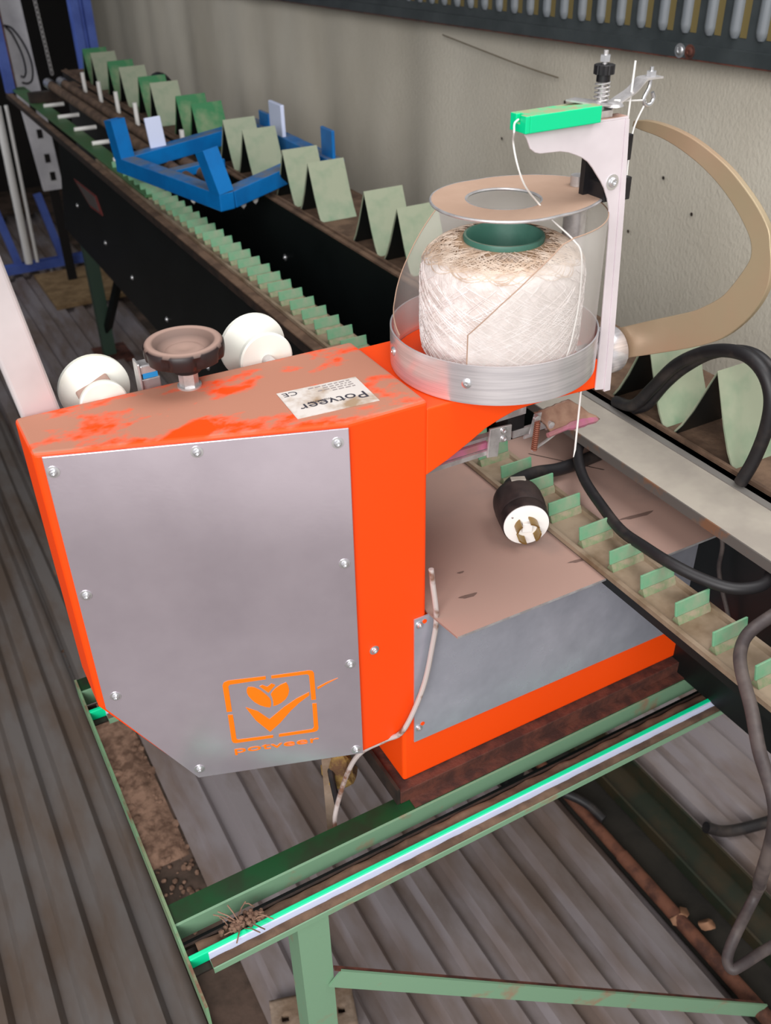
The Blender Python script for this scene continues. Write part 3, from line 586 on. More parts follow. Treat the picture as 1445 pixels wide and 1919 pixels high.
bm = B(); prism(bm, [(0.535, 0.656, 1.3895), (0.556, 0.670, 1.3868), (0.592, 0.668, 1.380), (0.592, 0.650, 1.380), (0.566, 0.650, 1.383)], (0, 0, 0), (0, 0, 0.0014)); box(bm, 0.566, 0.584, 0.652, 0.668, 1.3725, 1.3780); lathe(bm, [(0, 0), (0.010, 0.0), (0.0085, 0.002), (0.004, 0.0035), (0, 0.0035)], (0.586, 0.656, 1.3805), (0, 0, 1), 20); obj('clamp_plate', bm, 'steel', tb, smooth=30, bevel=0)
# curved spring arm carrying an eye bolt
bm = B(); pth = [(0.584, 1.3775), (0.598, 1.384), (0.612, 1.390), (0.619, 1.396), (0.624, 1.3985), (0.640, 1.3985)]
for w in (0,):
    f = [(x, 0.666, z) for x, z in spline([(x, 0, z) for x, z in pth], 4) for x, z in [(x, z)]] if False else None
pq = [(p.x, p.z) for p in spline([(x, 0, z) for x, z in pth], 5)]
prism(bm, [(x, 0, z) for x, z in pq] + [(x, 0, z-0.0016) for x, z in pq[::-1]], (0, 0.655, 0), (0, 0.669, 0)); ea = obj('eye_arm', bm, 'steel', mc, smooth=30)
bm = B(); tube(bm, spline([(0.632, 0.662, 1.406), (0.632, 0.662, 1.392), (0.6300, 0.662, 1.387)] + [(0.6325+0.0058*math.cos(a), 0.662, 1.3805+0.0058*math.sin(a)) for a in [2.3, 3.2, 4.2, 5.2, 6.2, 7.2]], 4), 0.0017, 10); lathe(bm, [(0, 0), (0.0045, 0), (0.0045, 0.004), (0, 0.004)], (0.632, 0.662, 1.3987), (0, 0, 1), 6); obj('eye_bolt', bm, 'zinc', ea)
bm = B(); tube(bm, [(0.6075, 0.659, 1.310), (0.6090, 0.660, 1.351), (0.6100, 0.660, 1.413)], 0.0009, 8); obj('needle_wire', bm, 'white', bk)
# rotating needle: hub and crescent blade
bm = B(); lathe(bm, [(0, 0), (0.0235, 0), (0.0245, 0.002), (0.0245, 0.020), (0.0235, 0.022), (0.0175, 0.0225), (0.0175, 0.030), (0, 0.030)], (0.6165, 0.672, 1.1370), (1, 0, 0), 40); hb = obj('needle_hub', bm, 'ring', mc, smooth=40)
bm = B(); tube(bm, [(0.585, 0.672, 1.137), (0.620, 0.672, 1.137)], 0.012, 20); obj('hub_shaft', bm, 'steel', hb)
out = [(0.6879, 1.3563), (0.67, 1.3595), (0.6451, 1.3594), (0.6171, 1.3558), (0.5926, 1.3491), (0.5683, 1.3399), (0.5471, 1.3282), (0.5288, 1.3156), (0.5147, 1.3022), (0.5094, 1.2898), (0.5051, 1.277), (0.5032, 1.2587), (0.5083, 1.2396), (0.52, 1.219), (0.5389, 1.1975), (0.5623, 1.181), (0.6014, 1.1593), (0.6639, 1.1269), (0.683, 1.118)]
inn = [(0.6887, 1.351), (0.6754, 1.3498), (0.6551, 1.3487), (0.6333, 1.3452), (0.6062, 1.3377), (0.5845, 1.329), (0.5662, 1.3192), (0.5491, 1.3071), (0.5361, 1.2953), (0.5295, 1.2865), (0.527, 1.2753), (0.5315, 1.263), (0.5411, 1.245), (0.5507, 1.2316), (0.5689, 1.2162), (0.5842, 1.2061), (0.6259, 1.1836), (0.6739, 1.1572), (0.690, 1.149)]
O = [(p.y, p.z) for p in spline([(0, y, z) for y, z in out], 3)]; I = [(p.y, p.z) for p in spline([(0, y, z) for y, z in inn], 3)]
bm = B(); xa, xb = 0.642, 0.648; q = [[bm.verts.new((x, y, z)) for y, z in l] for x, l in ((xa, O), (xa, I), (xb, O), (xb, I))]
for i in range(len(O)-1):
    bm.faces.new((q[0][i], q[0][i+1], q[1][i+1], q[1][i])); bm.faces.new((q[2][i], q[3][i], q[3][i+1], q[2][i+1]))
    bm.faces.new((q[0][i], q[2][i], q[2][i+1], q[0][i+1])); bm.faces.new((q[1][i], q[1][i+1], q[3][i+1], q[3][i]))
for e in (0, -1): bm.faces.new((q[0][e], q[1][e], q[3][e], q[2][e]))
obj('needle_blade', bm, 'needle', mc, smooth=30, bevel=0.0008)
# knotter under the arm
bm = B(); box(bm, 0.42, 0.516, 0.697, 0.706, 1.036, 1.0415); box(bm, 0.42, 0.520, 0.704, 0.712, 1.050, 1.054); kt = obj('knotter_rail', bm, 'steel', mc, smooth=0)
bm = B(); box(bm, 0.41, 0.506, 0.7005, 0.709, 1.0420, 1.0495); obj('tape_strip', bm, 'pinkfilm', kt, smooth=0)
bm = B(); prism(bm, [(0.5035, 0.694, 1.0685), (0.5315, 0.694, 1.0665), (0.5315, 0.694, 1.0475), (0.5165, 0.694, 1.0490), (0.5155, 0.694, 1.0320), (0.5015, 0.694, 1.0345)], (0, 0, 0), (0, 0.003, 0)); kb = obj('knotter_bracket', bm, 'steel', kt, smooth=0, bevel=0.0008)
for x, z in ((0.5205, 1.0625), (0.5215, 1.0525)): screw(kb, (x, 0.694, z), (0, -1, 0), 0.0026)
bm = B(); prism(bm, [(0.556, 0.688, 1.0740), (0.565, 0.688, 1.0745), (0.562, 0.688, 1.0480), (0.5440, 0.688, 1.0480), (0.5445, 0.688, 1.0515), (0.551, 0.688, 1.0520)], (0, 0, 0), (0, 0.002, 0)); obj('swing_plate', bm, 'steel', kt, smooth=0)
bm = B(); pts = [(0.5555-0.0008*t/40+0.0028*math.cos(t*0.9), 0.682+0.0028*math.sin(t*0.9), 1.0685-0.034*t/100) for t in range(101)]; tube(bm, pts, 0.0009, 5); tube(bm, [(0.5555, 0.682, 1.069), (0.5545, 0.682, 1.034)], 0.0022, 8); obj('return_spring', bm, 'copper', kt)
bm = B(); lathe(bm, [(0, 0), (0.0045, 0), (0.004, 0.003), (0, 0.004)], (0.5565, 0.6865, 1.0705), (0, -1, 0), 12); obj('spring_bolt', bm, 'zinc', kt)
bm = B(); tube(bm, spline([(0.553, 0.684, 1.0335), (0.575, 0.692, 1.0330), (0.598, 0.702, 1.0325), (0.605, 0.706, 1.0355), (0.602, 0.707, 1.0405), (0.585, 0.703, 1.0415)], 5), 0.0017, 8); obj('wire_loop', bm, 'steel', kt)
bm = B(); box(bm, 0.530, 0.552, 0.700, 0.722, 1.054, 1.070); obj('knotter_body', bm, 'black', kt, smooth=0)
bm = B(); box(bm, 0.538, 0.592, 0.70, 0.703, 1.0445, 1.0535); box(bm, 0.52, 0.556, 0.70, 0.74, 1.082, 1.108); box(bm, 0.512, 0.55, 0.696, 0.73, 1.0735, 1.0815); lathe(bm, [(0, 0), (0.004, 0), (0.004, 0.006), (0, 0.007)], (0.585, 0.700, 1.0500), (0, -1, 0), 14); obj('slide_rod', bm, 'steel', kt, smooth=30)
bm = B(); nu, nv = 16, 8; gg = []
A0, A1, A2, A3 = V(0.569, 0.708, 1.0640), V(0.616, 0.708, 1.0675), V(0.655, 0.698, 1.0365), V(0.585, 0.693, 1.0400)
for i in range(nu+1):
    row = []
    for j in range(nv+1):
        s, t = i/nu, j/nv; p = (A0*(1-s)+A1*s)*(1-t)+(A3*(1-s)+A2*s)*t
        row.append(bm.verts.new(p+V(0, 0, 0.003*noise.noise(V(s*5, t*4, 1)))))
    gg.append(row)
for i in range(nu):
    for j in range(nv): bm.faces.new((gg[i][j], gg[i+1][j], gg[i+1][j+1], gg[i][j+1]))
o = obj('film_flap', bm, 'tanfilm', kt, smooth=50); md = o.modifiers.new('thick', 'SOLIDIFY'); md.thickness = 0.003
bm = B(); tube(bm, spline([(0.578, 0.6905, 1.0415), (0.605, 0.6925, 1.0425), (0.630, 0.6955, 1.0400), (0.654, 0.6975, 1.0370)], 4), [0.003]*5+[0.0052]*4+[0.0042]*3+[0.002], 8); obj('film_edge', bm, 'pinkfilm', kt)
# rod under the arm end and cable clipped to the column
bm = B(); tube(bm, [(0.595, 0.665, 1.112), (0.5915, 0.660, 1.035), (0.5905, 0.660, 1.026)], [0.0011, 0.0011, 0.0005], 8); obj('needle_rod', bm, 'white', mc)
bm = B()
tube(bm, spline([(0.4045, 0.648, 0.955), (0.405, 0.645, 0.937), (0.407, 0.640, 0.895), (0.403, 0.640, 0.858), (0.391, 0.640, 0.798), (0.367, 0.642, 0.742), (0.350, 0.655, 0.722), (0.325, 0.67, 0.70), (0.31, 0.68, 0.66), (0.29, 0.675, 0.61), (0.280, 0.660, 0.590)], 6), 0.0030, 10)
obj('sensor_cable', bm, 'greyrub', mc)
M['palecable'] = mat('pale_cable', (186, 174, 170), 0.5, rgb2=(120, 84, 66), scale=22, lo=0.56, hi=0.64)
bpy.data.objects['sensor_cable'].data.materials[0] = M['palecable']
bm = B(); tube(bm, spline([(0.330, 0.775, 0.74), (0.328, 0.772, 0.66), (0.312, 0.735, 0.62), (0.300, 0.690, 0.598)], 6), 0.004, 10); obj('supply_cable', bm, 'rubber', mc)

# ================================================================ TWINE SPOOL
SC = V(0.5150, 0.7045, 0)
sp = thing('twine_spool', 'big spool of natural white twine on a green tube in steel tray', 'spool', (SC.x, SC.y, 1.1447))
bm = B()
yp = [(0.037, 1.1500), (0.066, 1.1500), (0.0725, 1.1530), (0.0765, 1.162), (0.0780, 1.180), (0.0780, 1.232), (0.0772, 1.242), (0.0745, 1.250), (0.069, 1.2555), (0.060, 1.2600), (0.050, 1.2630), (0.042, 1.2640), (0.037, 1.2640)]
lathe(bm, yp, SC, (0, 0, 1), 96); obj('wound_twine', bm, 'yarn', sp, smooth=60)
bm = B(); lathe(bm, [(0.0342, 1.1447), (0.0372, 1.1447), (0.0372, 1.260), (0.0384, 1.2670), (0.0375, 1.2690), (0.0355, 1.2690), (0.0342, 1.266), (0.0342, 1.1447)], SC, (0, 0, 1), 64); obj('tube_core', bm, 'core', sp, smooth=40)
def yr(z):
    for (r0, z0), (r1, z1) in zip(yp[1:], yp[2:]):
        if z <= z1: return r0+(r1-r0)*(z-z0)/(z1-z0+1e-9)
    return yp[-1][0]
bm = B()
for k in range(260):   # criss-cross winding on the barrel
    a0 = random.uniform(0, 2*math.pi); zl_, zh = random.uniform(1.152, 1.19), random.uniform(1.215, 1.252); sgn = 1 if k % 3 else -1
    span = random.uniform(0.8, 1.7); n = 22; pts = []
    for i in range(n+1):
        t = i/n; z = zh+(zl_-zh)*t; r = yr(z)+0.0004+0.0005*random.random()*(i % 2)
        pts.append((SC.x+r*math.cos(a0+sgn*span*t), SC.y+r*math.sin(a0+sgn*span*t), z))
    tube(bm, pts, 0.00038, 4, cap=False)
o = obj('twine_strands', bm, 'strand', sp, smooth=80); o['kind'] = 'stuff'
bm = B()
for k in range(220):   # loops over the shoulder
    a0 = random.uniform(0, 2*math.pi); ra, rb = random.uniform(0.041, 0.060), random.uniform(0.060, 0.0775); sgn = random.choice((-1, 1)); span = random.uniform(0.6, 1.3); n = 16; pts = []
    for i in range(n+1):
        t = i/n; r = ra+(rb-ra)*math.sin(math.pi*t)
        z = 1.2645-max(0, (r-0.042)/0.036)**2.3*0.019+0.0008
        pts.append((SC.x+r*math.cos(a0+sgn*span*t), SC.y+r*math.sin(a0+sgn*span*t), z))
    tube(bm, pts, 0.00042, 4, cap=False)
o = obj('shoulder_strands', bm, 'strand2', sp, smooth=80); o['kind'] = 'stuff'
bm = B()   # loose end rising through disc to the green block, then through tensioner and eye down to the needle
tube(bm, spline([(0.484, 0.651, 1.382), (0.478, 0.648, 1.380), (0.4725, 0.6405, 1.3755), (0.4809, 0.652, 1.364), (0.4829, 0.647, 1.347), (0.4954, 0.6508, 1.327), (0.5243, 0.6678, 1.304), (0.5307, 0.6553, 1.292), (0.5477, 0.644, 1.274), (0.548, 0.6314, 1.263), (0.5515, 0.6323, 1.222), (0.5447, 0.6287, 1.188), (0.538, 0.6262, 1.17), (0.5345, 0.628, 1.158)], 6), 0.0008, 6)
obj('loose_strand', bm, 'white', sp)
bm = B(); tube(bm, spline([(0.590, 0.658, 1.384), (0.612, 0.661, 1.381), (0.629, 0.662, 1.3795)], 3), 0.0008, 6); tube(bm, spline([(0.630, 0.662, 1.378), (0.6215, 0.664, 1.357), (0.6160, 0.660, 1.335), (0.6120, 0.655, 1.312), (0.6110, 0.653, 1.28), (0.612, 0.652, 1.22)], 4), 0.0008, 6); obj('threaded_strand', bm, 'white', sp)
bm = B(); tube(bm, spline([(0.437, 0.690, 1.165), (0.446, 0.652, 1.155), (0.470, 0.627, 1.147), (0.478, 0.622, 1.1455)], 4), 0.0007, 6); obj('loose_tail', bm, 'strand', sp)

# ================================================================ PLUG AND CABLES
pg = thing('power_plug', 'black locking power plug with white four-blade face lying on dusty plate', 'plug', (0.565, 0.70, 0.8957))
fc = V(0.5620, 0.6950, 0.9262); ax = V(-0.40, -0.90, 0.0).normalized(); bk_ = -ax
bm = B(); lathe(bm, [(0, 0.0), (0.0268, 0.0), (0.0278, 0.002), (0.0286, 0.012), (0.0276, 0.016), (0.0290, 0.018), (0.0300, 0.034), (0.0298, 0.046), (0.0285, 0.054), (0.0240, 0.060), (0.015, 0.064), (0.011, 0.070), (0, 0.071)], fc, bk_, 48); obj('plug_body', bm, 'plug', pg, smooth=40)
bm = B(); lathe(bm, [(0.0264, -0.0005), (0.0264, 0.0012), (0.0225, 0.0022), (0, 0.0022)], fc, ax, 48); pf = obj('plug_face', bm, 'white', pg, smooth=30)
s = ax.cross(V(0, 0, 1)).normalized(); u = s.cross(ax)
def pface(a, c, h=0): return fc + s*a + u*c + ax*h
bm = B(); prism(bm, [pface(-0.006, -0.006), pface(0.006, -0.006), pface(0.006, 0.006), pface(-0.006, 0.006)], ax*0.002, ax*0.008); obj('face_boss', bm, 'white', pf, smooth=0, bevel=0.001)
for k, (rad, a0, span) in enumerate(((0.0135, 60, 50), (0.0135, 150, 44), (0.0135, 240, 44), (0.0135, 335, 50))):
    bm = B(); inner = []; outer_ = []
    for i in range(7):
        t = math.radians(a0-span/2+span*i/6); inner.append(pface(-(rad-0.001)*math.cos(t), (rad-0.001)*math.sin(t)-0.002)); outer_.append(pface(-(rad+0.001)*math.cos(t), (rad+0.001)*math.sin(t)-0.002))
    prism(bm, inner+outer_[::-1], ax*0.002, ax*0.017); obj('blade', bm, 'brass', pf, smooth=40)
for a, c in ((0.017, 0.012), (-0.017, -0.010)):
    bm = B(); lathe(bm, [(0.0016, 0), (0.001, 0.0008), (0, 0.0008)], pface(a, c, 0.002), ax, 10); obj('face_screw', bm, 'zinc', pf)
bm = B(); box(bm, -0.009, 0.009, -0.005, 0.004, 0, 0.002)
mt = Matrix((s, bk_, u)).transposed().to_4x4(); mt.translation = fc+bk_*0.054+u*0.0275; bm.transform(mt); obj('cord_clamp', bm, 'cream', pg, smooth=0, bevel=0.001)
bm = B(); e = fc+bk_*0.066
tube(bm, spline([e, e+bk_*0.02, (0.645, 0.790, 0.918), (0.686, 0.792, 0.910), (0.732, 0.798, 0.9055), (0.776, 0.807, 0.9055), (0.790, 0.85, 0.906), (0.792, 0.89, 0.906)], 8), 0.0085, 14); obj('cord', bm, 'rubber', pg, smooth=60)
def cable(name, pts, r, m, label, k=7, cat='cable'):
    bm = B(); tube(bm, spline(pts, k), r, 12); return tag(obj(name, bm, m, None, smooth=60), label, cat)
cable('machine_cable', [(0.780, 0.90, 0.905), (0.765, 0.845, 0.918), (0.740, 0.812, 0.932), (0.709, 0.785, 0.930), (0.683, 0.740, 0.925), (0.664, 0.680, 0.922), (0.652, 0.634, 0.922), (0.645, 0.590, 0.930), (0.643, 0.552, 0.935), (0.655, 0.518, 0.932), (0.673, 0.490, 0.93), (0.699, 0.478, 0.93), (0.722, 0.484, 0.929), (0.745, 0.502, 0.932), (0.775, 0.53, 0.935)], 0.0065, 'rubber', 'worn black cable curving over the cleated chain from under the beige beam')
lp = thing('cable_loop', 'thick black cable looping in an arch in front of green flaps', 'cable', (0.79, 0.7, 0.93))
bm = B(); tube(bm, spline([(0.806, 0.83, 0.958), (0.800, 0.791, 0.972), (0.800, 0.762, 1.011), (0.800, 0.730, 1.055), (0.800, 0.686, 1.089), (0.800, 0.642, 1.104), (0.800, 0.611, 1.097), (0.800, 0.592, 1.073), (0.800, 0.588, 1.036), (0.800, 0.594, 0.992), (0.798, 0.603, 0.957)], 7), 0.0078, 14); obj('cable_strand', bm, 'rubber', lp, smooth=60)
bm = B(); tube(bm, spline([(0.812, 0.80, 0.958), (0.812, 0.778, 0.975), (0.812, 0.753, 1.016), (0.812, 0.726, 1.050), (0.812, 0.690, 1.082), (0.812, 0.646, 1.102), (0.812, 0.612, 1.098), (0.812, 0.57, 1.07), (0.812, 0.53, 1.0), (0.812, 0.50, 0.957)], 7), 0.0065, 14); obj('cable_strand', bm, 'rubber', lp, smooth=60)
cable('hanging_cable', [(0.72, 0.43, 0.956), (0.660, 0.424, 0.952), (0.626, 0.424, 0.942), (0.603, 0.413, 0.938), (0.586, 0.395, 0.934), (0.563, 0.360, 0.928), (0.543, 0.329, 0.915), (0.53, 0.29, 0.88), (0.56, 0.30, 0.75), (0.66, 0.352, 0.60), (0.620, 0.338, 0.565), (0.598, 0.327, 0.550), (0.594, 0.316, 0.546), (0.605, 0.313, 0.548), (0.632, 0.312, 0.55), (0.68, 0.31, 0.55), (0.78, 0.32, 0.50), (0.85, 0.33, 0.01)], 0.0062, 'greyrub', 'grey cable hanging in a loop over the end of the cleated chain')
cable('ground_cable', [(0.80, 0.97, 0.012), (0.835, 0.955, 0.030), (0.88, 0.90, 0.035), (0.905, 0.86, 0.030), (0.915, 0.82, 0.022)], 0.009, 'rubber', 'short dark cable end curling across the sheet edge to the pipe')
cable('ground_hose', [(1.06, 0.70, 0.040), (1.10, 0.684, 0.020), (1.16, 0.665, 0.020), (1.26, 0.645, 0.02)], 0.011, 'rubber', 'dark hose lying across the right ribbed sheet', cat='hose')
cable('thin_cable', [(0.792, 0.66, 0.92), (0.790, 0.606, 0.881), (0.790, 0.598, 0.833), (0.792, 0.573, 0.783), (0.800, 0.566, 0.755)], 0.0028, 'greyrub', 'thin dark cable hanging down beside the corner of the dusty plate')

# ================================================================ CONVEYOR
cv = thing('conveyor', 'long dark conveyor with cleated chain and row of green flaps', 'conveyor', (0.7, 2.0, 0))
bm = B(); prism(bm, [(0.597, 1.0, 0.54), (0.597, 3.40, 0.54), (0.597, 3.20, 0.86), (0.597, 3.20, 0.876), (0.597, 3.95, 0.876), (0.597, 3.95, 0.893), (0.597, 1.0, 0.893)], (0, 0, 0), (0.003, 0, 0)); sd = obj('side_panel', bm, 'dark', cv, smooth=0)
for y, z in ((2.7934, 0.6565), (2.5388, 0.6308), (2.2459, 0.6132), (3.1, 0.69), (1.95, 0.6)): screw(sd, (0.597, y, z), (-1, 0, 0), 0.005)
bm = B(); box(bm, 0.584, 0.603, 1.0, 3.95, 0.8935, 0.8975); obj('edge_ledge', bm, 'brown', cv, smooth=0, bevel=0.001)
bm = B(); box(bm, 0.584, 0.586, 1.0, 3.95, 0.876, 0.8933); obj('edge_lip', bm, 'darkrail', cv, smooth=0)
bm = B()
prism(bm, [(0.6025, 0, 0.8975), (0.6655, 0, 0.8975), (0.6655, 0, 0.9035), (0.660, 0, 0.9035), (0.658, 0, 0.8995), (0.610, 0, 0.8995), (0.608, 0, 0.9035), (0.6025, 0, 0.9035)], (0, 0.16, 0), (0, 2.75, 0)); obj('chain_channel', bm, 'chan', cv, smooth=0)
bm = B(); box(bm, 0.6035, 0.606, 0.16, 0.98, 0.886, 0.8972); obj('channel_side', bm, 'dark', cv, smooth=0)
bm = B()   # cleat: upright plate with dusty foot
prism(bm, [(0.6120, 0.0, 0.908), (0.6120, 0.0025, 0.908), (0.6120, 0.0055, 0.924), (0.6120, 0.003, 0.9245)], (0, 0, 0), (0.047, 0, 0)); ct = obj('cleat', bm, 'cleat', cv, smooth=0, bevel=0.0005)
bm = B()
prism(bm, [(0.6135, -0.0045, 0.8996), (0.6135, 0.0060, 0.8996), (0.6135, 0.0026, 0.9079), (0.6135, -0.0001, 0.9079)], (0, 0, 0), (0.046, 0, 0)); cf = obj('cleat_foot', bm, 'cleatdust', ct, smooth=0)
ys = [0.8127, 0.767, 0.7145, 0.6565, 0.604, 0.5535, 0.5015, 0.4495, 0.3950, 0.343, 0.291, 0.24] + [0.865+0.0497*k for k in range(36)]
for i, y in enumerate(ys):
    o = ct if i == 0 else ct.copy()
    if i: COL.objects.link(o); o.parent = cv; f2 = cf.copy(); COL.objects.link(f2); f2.parent = o
    o.matrix_parent_inverse = Matrix.Translation(-cv.location); o.location = (0, y, 0)
    if i == 4: o.rotation_euler = (0, 0, 0)
bm = B(); box(bm, 0.600, 0.806, 0.95, 3.25, 0.535, 0.54); obj('trough_floor', bm, 'dark', cv, smooth=0)
bm = B(); box(bm, 0.804, 0.807, 0.97, 3.95, 0.54, 0.948); box(bm, 0.804, 0.807, 0.10, 0.97, 0.62, 0.948); ip = obj('inner_panel', bm, 'dark', cv, smooth=0)
for y, z in ((1.93, 0.83), (1.415, 0.80), (0.95, 0.8), (1.2, 0.72)): screw(ip, (0.804, y, z), (-1, 0, 0), 0.005)
bm = B(); box(bm, 0.800, 0.811, 0.10, 3.95, 0.9485, 0.9525); box(bm, 0.813, 0.818, 0.10, 3.95, 0.9485, 0.956); obj('back_rail', bm, 'brown', cv, smooth=0)
bm = B(); box(bm, 0.8185, 0.99, 0.10, 3.95, 0.9440, 0.9495); obj('carrier_belt', bm, 'brown', cv, smooth=0)
bm = B(); box(bm, 0.807, 0.99, 0.10, 3.95, 0.62, 0.9435); obj('carrier_body', bm, 'dark', cv, smooth=0)
# inverted-V flaps
def flap_bm(sc=1.0):
    bm = B(); n = 5; o_ = []; i_ = []
    prof = [(-0.052, 0.9497), (-0.040, 0.968), (-0.026, 0.996), (-0.012, 1.030), (0.0, 1.0585), (0.012, 1.030), (0.026, 0.996), (0.040, 0.968), (0.052, 0.9497)]
    inn_ = [(y*0.95, z-0.0018) if abs(y) < 0.05 else (y*0.955, z) for y, z in prof]
    prism(bm, [(0.8215, y, z) for y, z in prof] + [(0.8215, y, z) for y, z in inn_[::-1]], (0, 0, 0), (0.083, 0, 0))
    return bm
def inner_shade_bm():
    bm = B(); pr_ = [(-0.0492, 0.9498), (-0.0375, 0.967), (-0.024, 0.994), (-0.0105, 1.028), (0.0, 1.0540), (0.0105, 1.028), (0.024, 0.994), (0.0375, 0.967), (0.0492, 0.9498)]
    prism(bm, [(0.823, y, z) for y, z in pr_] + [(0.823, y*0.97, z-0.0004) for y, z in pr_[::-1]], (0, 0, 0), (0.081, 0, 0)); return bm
fa = obj('carrier_flap', flap_bm(), 'flap', cv, smooth=40); fbn = obj('carrier_flap', flap_bm(), 'flapnew', cv, smooth=40)
ry = [0.33, 0.45, 0.687, 0.805, 1.075, 1.20, 1.4464, 1.5705, 1.815, 1.943, 2.17, 2.296, 2.522, 2.647, 2.874, 2.989, 3.191, 3.324, 3.531, 3.641]
newset = {2.522, 2.647, 2.989, 3.641, 3.324}
fl0 = set(); ln0 = obj('flap_inner_shade', inner_shade_bm(), 'dark', None, smooth=40)  # black inner sheet standing in for the shade inside each flap
for y in ry:
    src = fbn if y in newset else fa
    o = src if src.name not in fl0 else src.copy()
    if src.name in fl0: COL.objects.link(o); o.parent = cv
    fl0.add(src.name); o.matrix_parent_inverse = Matrix.Translation(-cv.location); o.location = (0, y, 0)
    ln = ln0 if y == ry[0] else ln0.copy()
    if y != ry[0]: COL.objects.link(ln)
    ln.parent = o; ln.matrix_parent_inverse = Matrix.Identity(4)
# beige beam over the plate
bm = B(); prism(bm, [(0.7185, 0, 0.9490), (0.7900, 0, 0.9490), (0.7900, 0, 0.9510), (0.7185, 0, 0.9510)], (0, 0.12, 0), (0, 0.955, 0)); bm2 = obj('beam_top', bm, 'cream', cv, smooth=0)
bm = B(); prism(bm, [(0.7902, 0, 0.9400), (0.8100, 0, 0.9400), (0.8100, 0, 0.9525), (0.7902, 0, 0.9525)], (0, 0.12, 0), (0, 0.955, 0)); obj('beam_lip', bm, 'greybeam', bm2, smooth=0)
bm = B(); box(bm, 0.7165, 0.7184, 0.12, 0.955, 0.9385, 0.9510); obj('beam_edge', bm, 'rustgrey', bm2, smooth=0)
# far end: green cover, pins, brown guide tubes
bm = B(); box(bm, 0.606, 0.655, 2.30, 3.95, 0.9042, 0.9100); obj('green_cover', bm, 'green', cv, smooth=0, bevel=0.001); bpy.data.objects['green_cover'].data.materials[0] = mat('green_cover_paint', (58, 104, 62), 0.5, rgb2=(72, 100, 60), scale=12)
bm = B(); tube(bm, [(0.630, 0, 0.9160), (0.697, 0, 0.9160)], 0.0062, 10); p0 = obj('guide_pin', bm, 'white', cv)
for i, y in enumerate((3.69, 3.505, 3.30, 3.09, 2.88, 2.66)):
    o = p0 if i == 0 else p0.copy()
    if i: COL.objects.link(o); o.parent = cv
    o.matrix_parent_inverse = Matrix.Translation(-cv.location); o.location = (0, y, 0)
bm = B(); tube(bm, [(0.78, 0, 0.935), (0.78, 0, 1.004)], 0.0065, 10); p1 = obj('upright_pin', bm, 'white', cv)
bm = B(); box(bm, 0.760, 0.799, 2.3, 3.75, 0.925, 0.942); obj('pin_rail', bm, 'brown', cv, smooth=0)
for i, y in enumerate((3.518, 3.316, 3.115, 2.914, 2.50)):
    o = p1 if i == 0 else p1.copy()
    if i: COL.objects.link(o); o.parent = cv
    o.matrix_parent_inverse = Matrix.Translation(-cv.location); o.location = (0, y, 0)
for x in (0.690, 0.735):
    bm = B(); tube(bm, [(x, 2.05, 0.958), (x, 3.66, 0.958)], 0.0145, 16); o = obj('guide_tube', bm, 'brown', cv)
    bm = B(); lathe(bm, [(0.0165, 0), (0.0165, 0.07), (0.0125, 0.071), (0, 0.06)], (x, 3.60, 0.958), (0, 1, 0), 18); obj('tube_end', bm, 'zinc', o)
bm = B(); box(bm, 0.607, 0.803, 3.6, 3.63, 0.90, 0.943); obj('tube_bearer', bm, 'darkrail', cv, smooth=0)
# legs and signs on the side panel
bm = B(); box(bm, 0.660, 0.706, 3.48, 3.52, 0.0, 0.535); lg = obj('leg', bm, 'darkgreen', cv, smooth=0); lg.data.materials[0] = mat('leg_green', (52, 72, 60), 0.5)
bm = B(); bar(bm, (0.69, 3.49, 0.10), (0.80, 3.3, 0.535), 0.03, 0.02); obj('leg_brace', bm, 'dark', cv, smooth=0)
bm = B(); box(bm, 0.63, 0.76, 3.42, 3.58, -0.012, 0.004); obj('foot_plate', bm, 'rust', cv, smooth=0)
bm = B(); box(bm, 0.80, 0.84, 0.98, 1.02, 0.0, 0.62); obj('leg', bm, 'dark', cv, smooth=0)
bm = B(); prism(bm, [(0.597, 3.065, 0.781), (0.597, 2.80, 0.792), (0.597, 2.76, 0.745), (0.597, 2.90, 0.735)], (0, 0, 0), (-0.002, 0, 0)); sg = obj('rating_plate', bm, 'red', cv, smooth=0)
bm = B(); prism(bm, [(0.5948, 3.03, 0.778), (0.5948, 2.815, 0.786), (0.5948, 2.79, 0.75), (0.5948, 2.905, 0.742)], (0, 0, 0), (-0.001, 0, 0)); obj('plate_print', bm, 'signgrey', sg, smooth=0)

# ================================================================ BLUE TUBE FRAME
bf = thing('blue_tube_frame', 'bright blue square tube frame with upright stubs resting on the conveyor', 'frame', (0.7, 2.1, 0.96))
Nc, Lc, Rc, Fc = V(0.668, 1.915, 0.983), V(0.578, 2.325, 0.983), V(0.955, 2.045, 1.003), V(0.955, 2.43, 1.003)
def sq(name, p, q_, w=0.036, h=0.036, m='blue', up=(0, 0, 1)):
    bm = B(); bar(bm, p, q_, w, h, up); return obj(name, bm, m, bf, smooth=0, bevel=0.002)
dNL = (Lc-Nc).normalized()
sq('side_bar', Nc-dNL*0.016, Lc+dNL*0.016); sq('front_bar', Nc+V(0.016, 0.006, 0), Rc); sq('rear_bar', Lc+V(0.016, 0.006, 0), Fc); sq('far_bar', Rc+V(0, -0.10, 0), Fc+V(0, 0.02, 0), 0.034, 0.034)
sq('lower_bar', (0.662, 2.235, 0.968), (0.80, 2.275, 0.968), 0.03, 0.02)
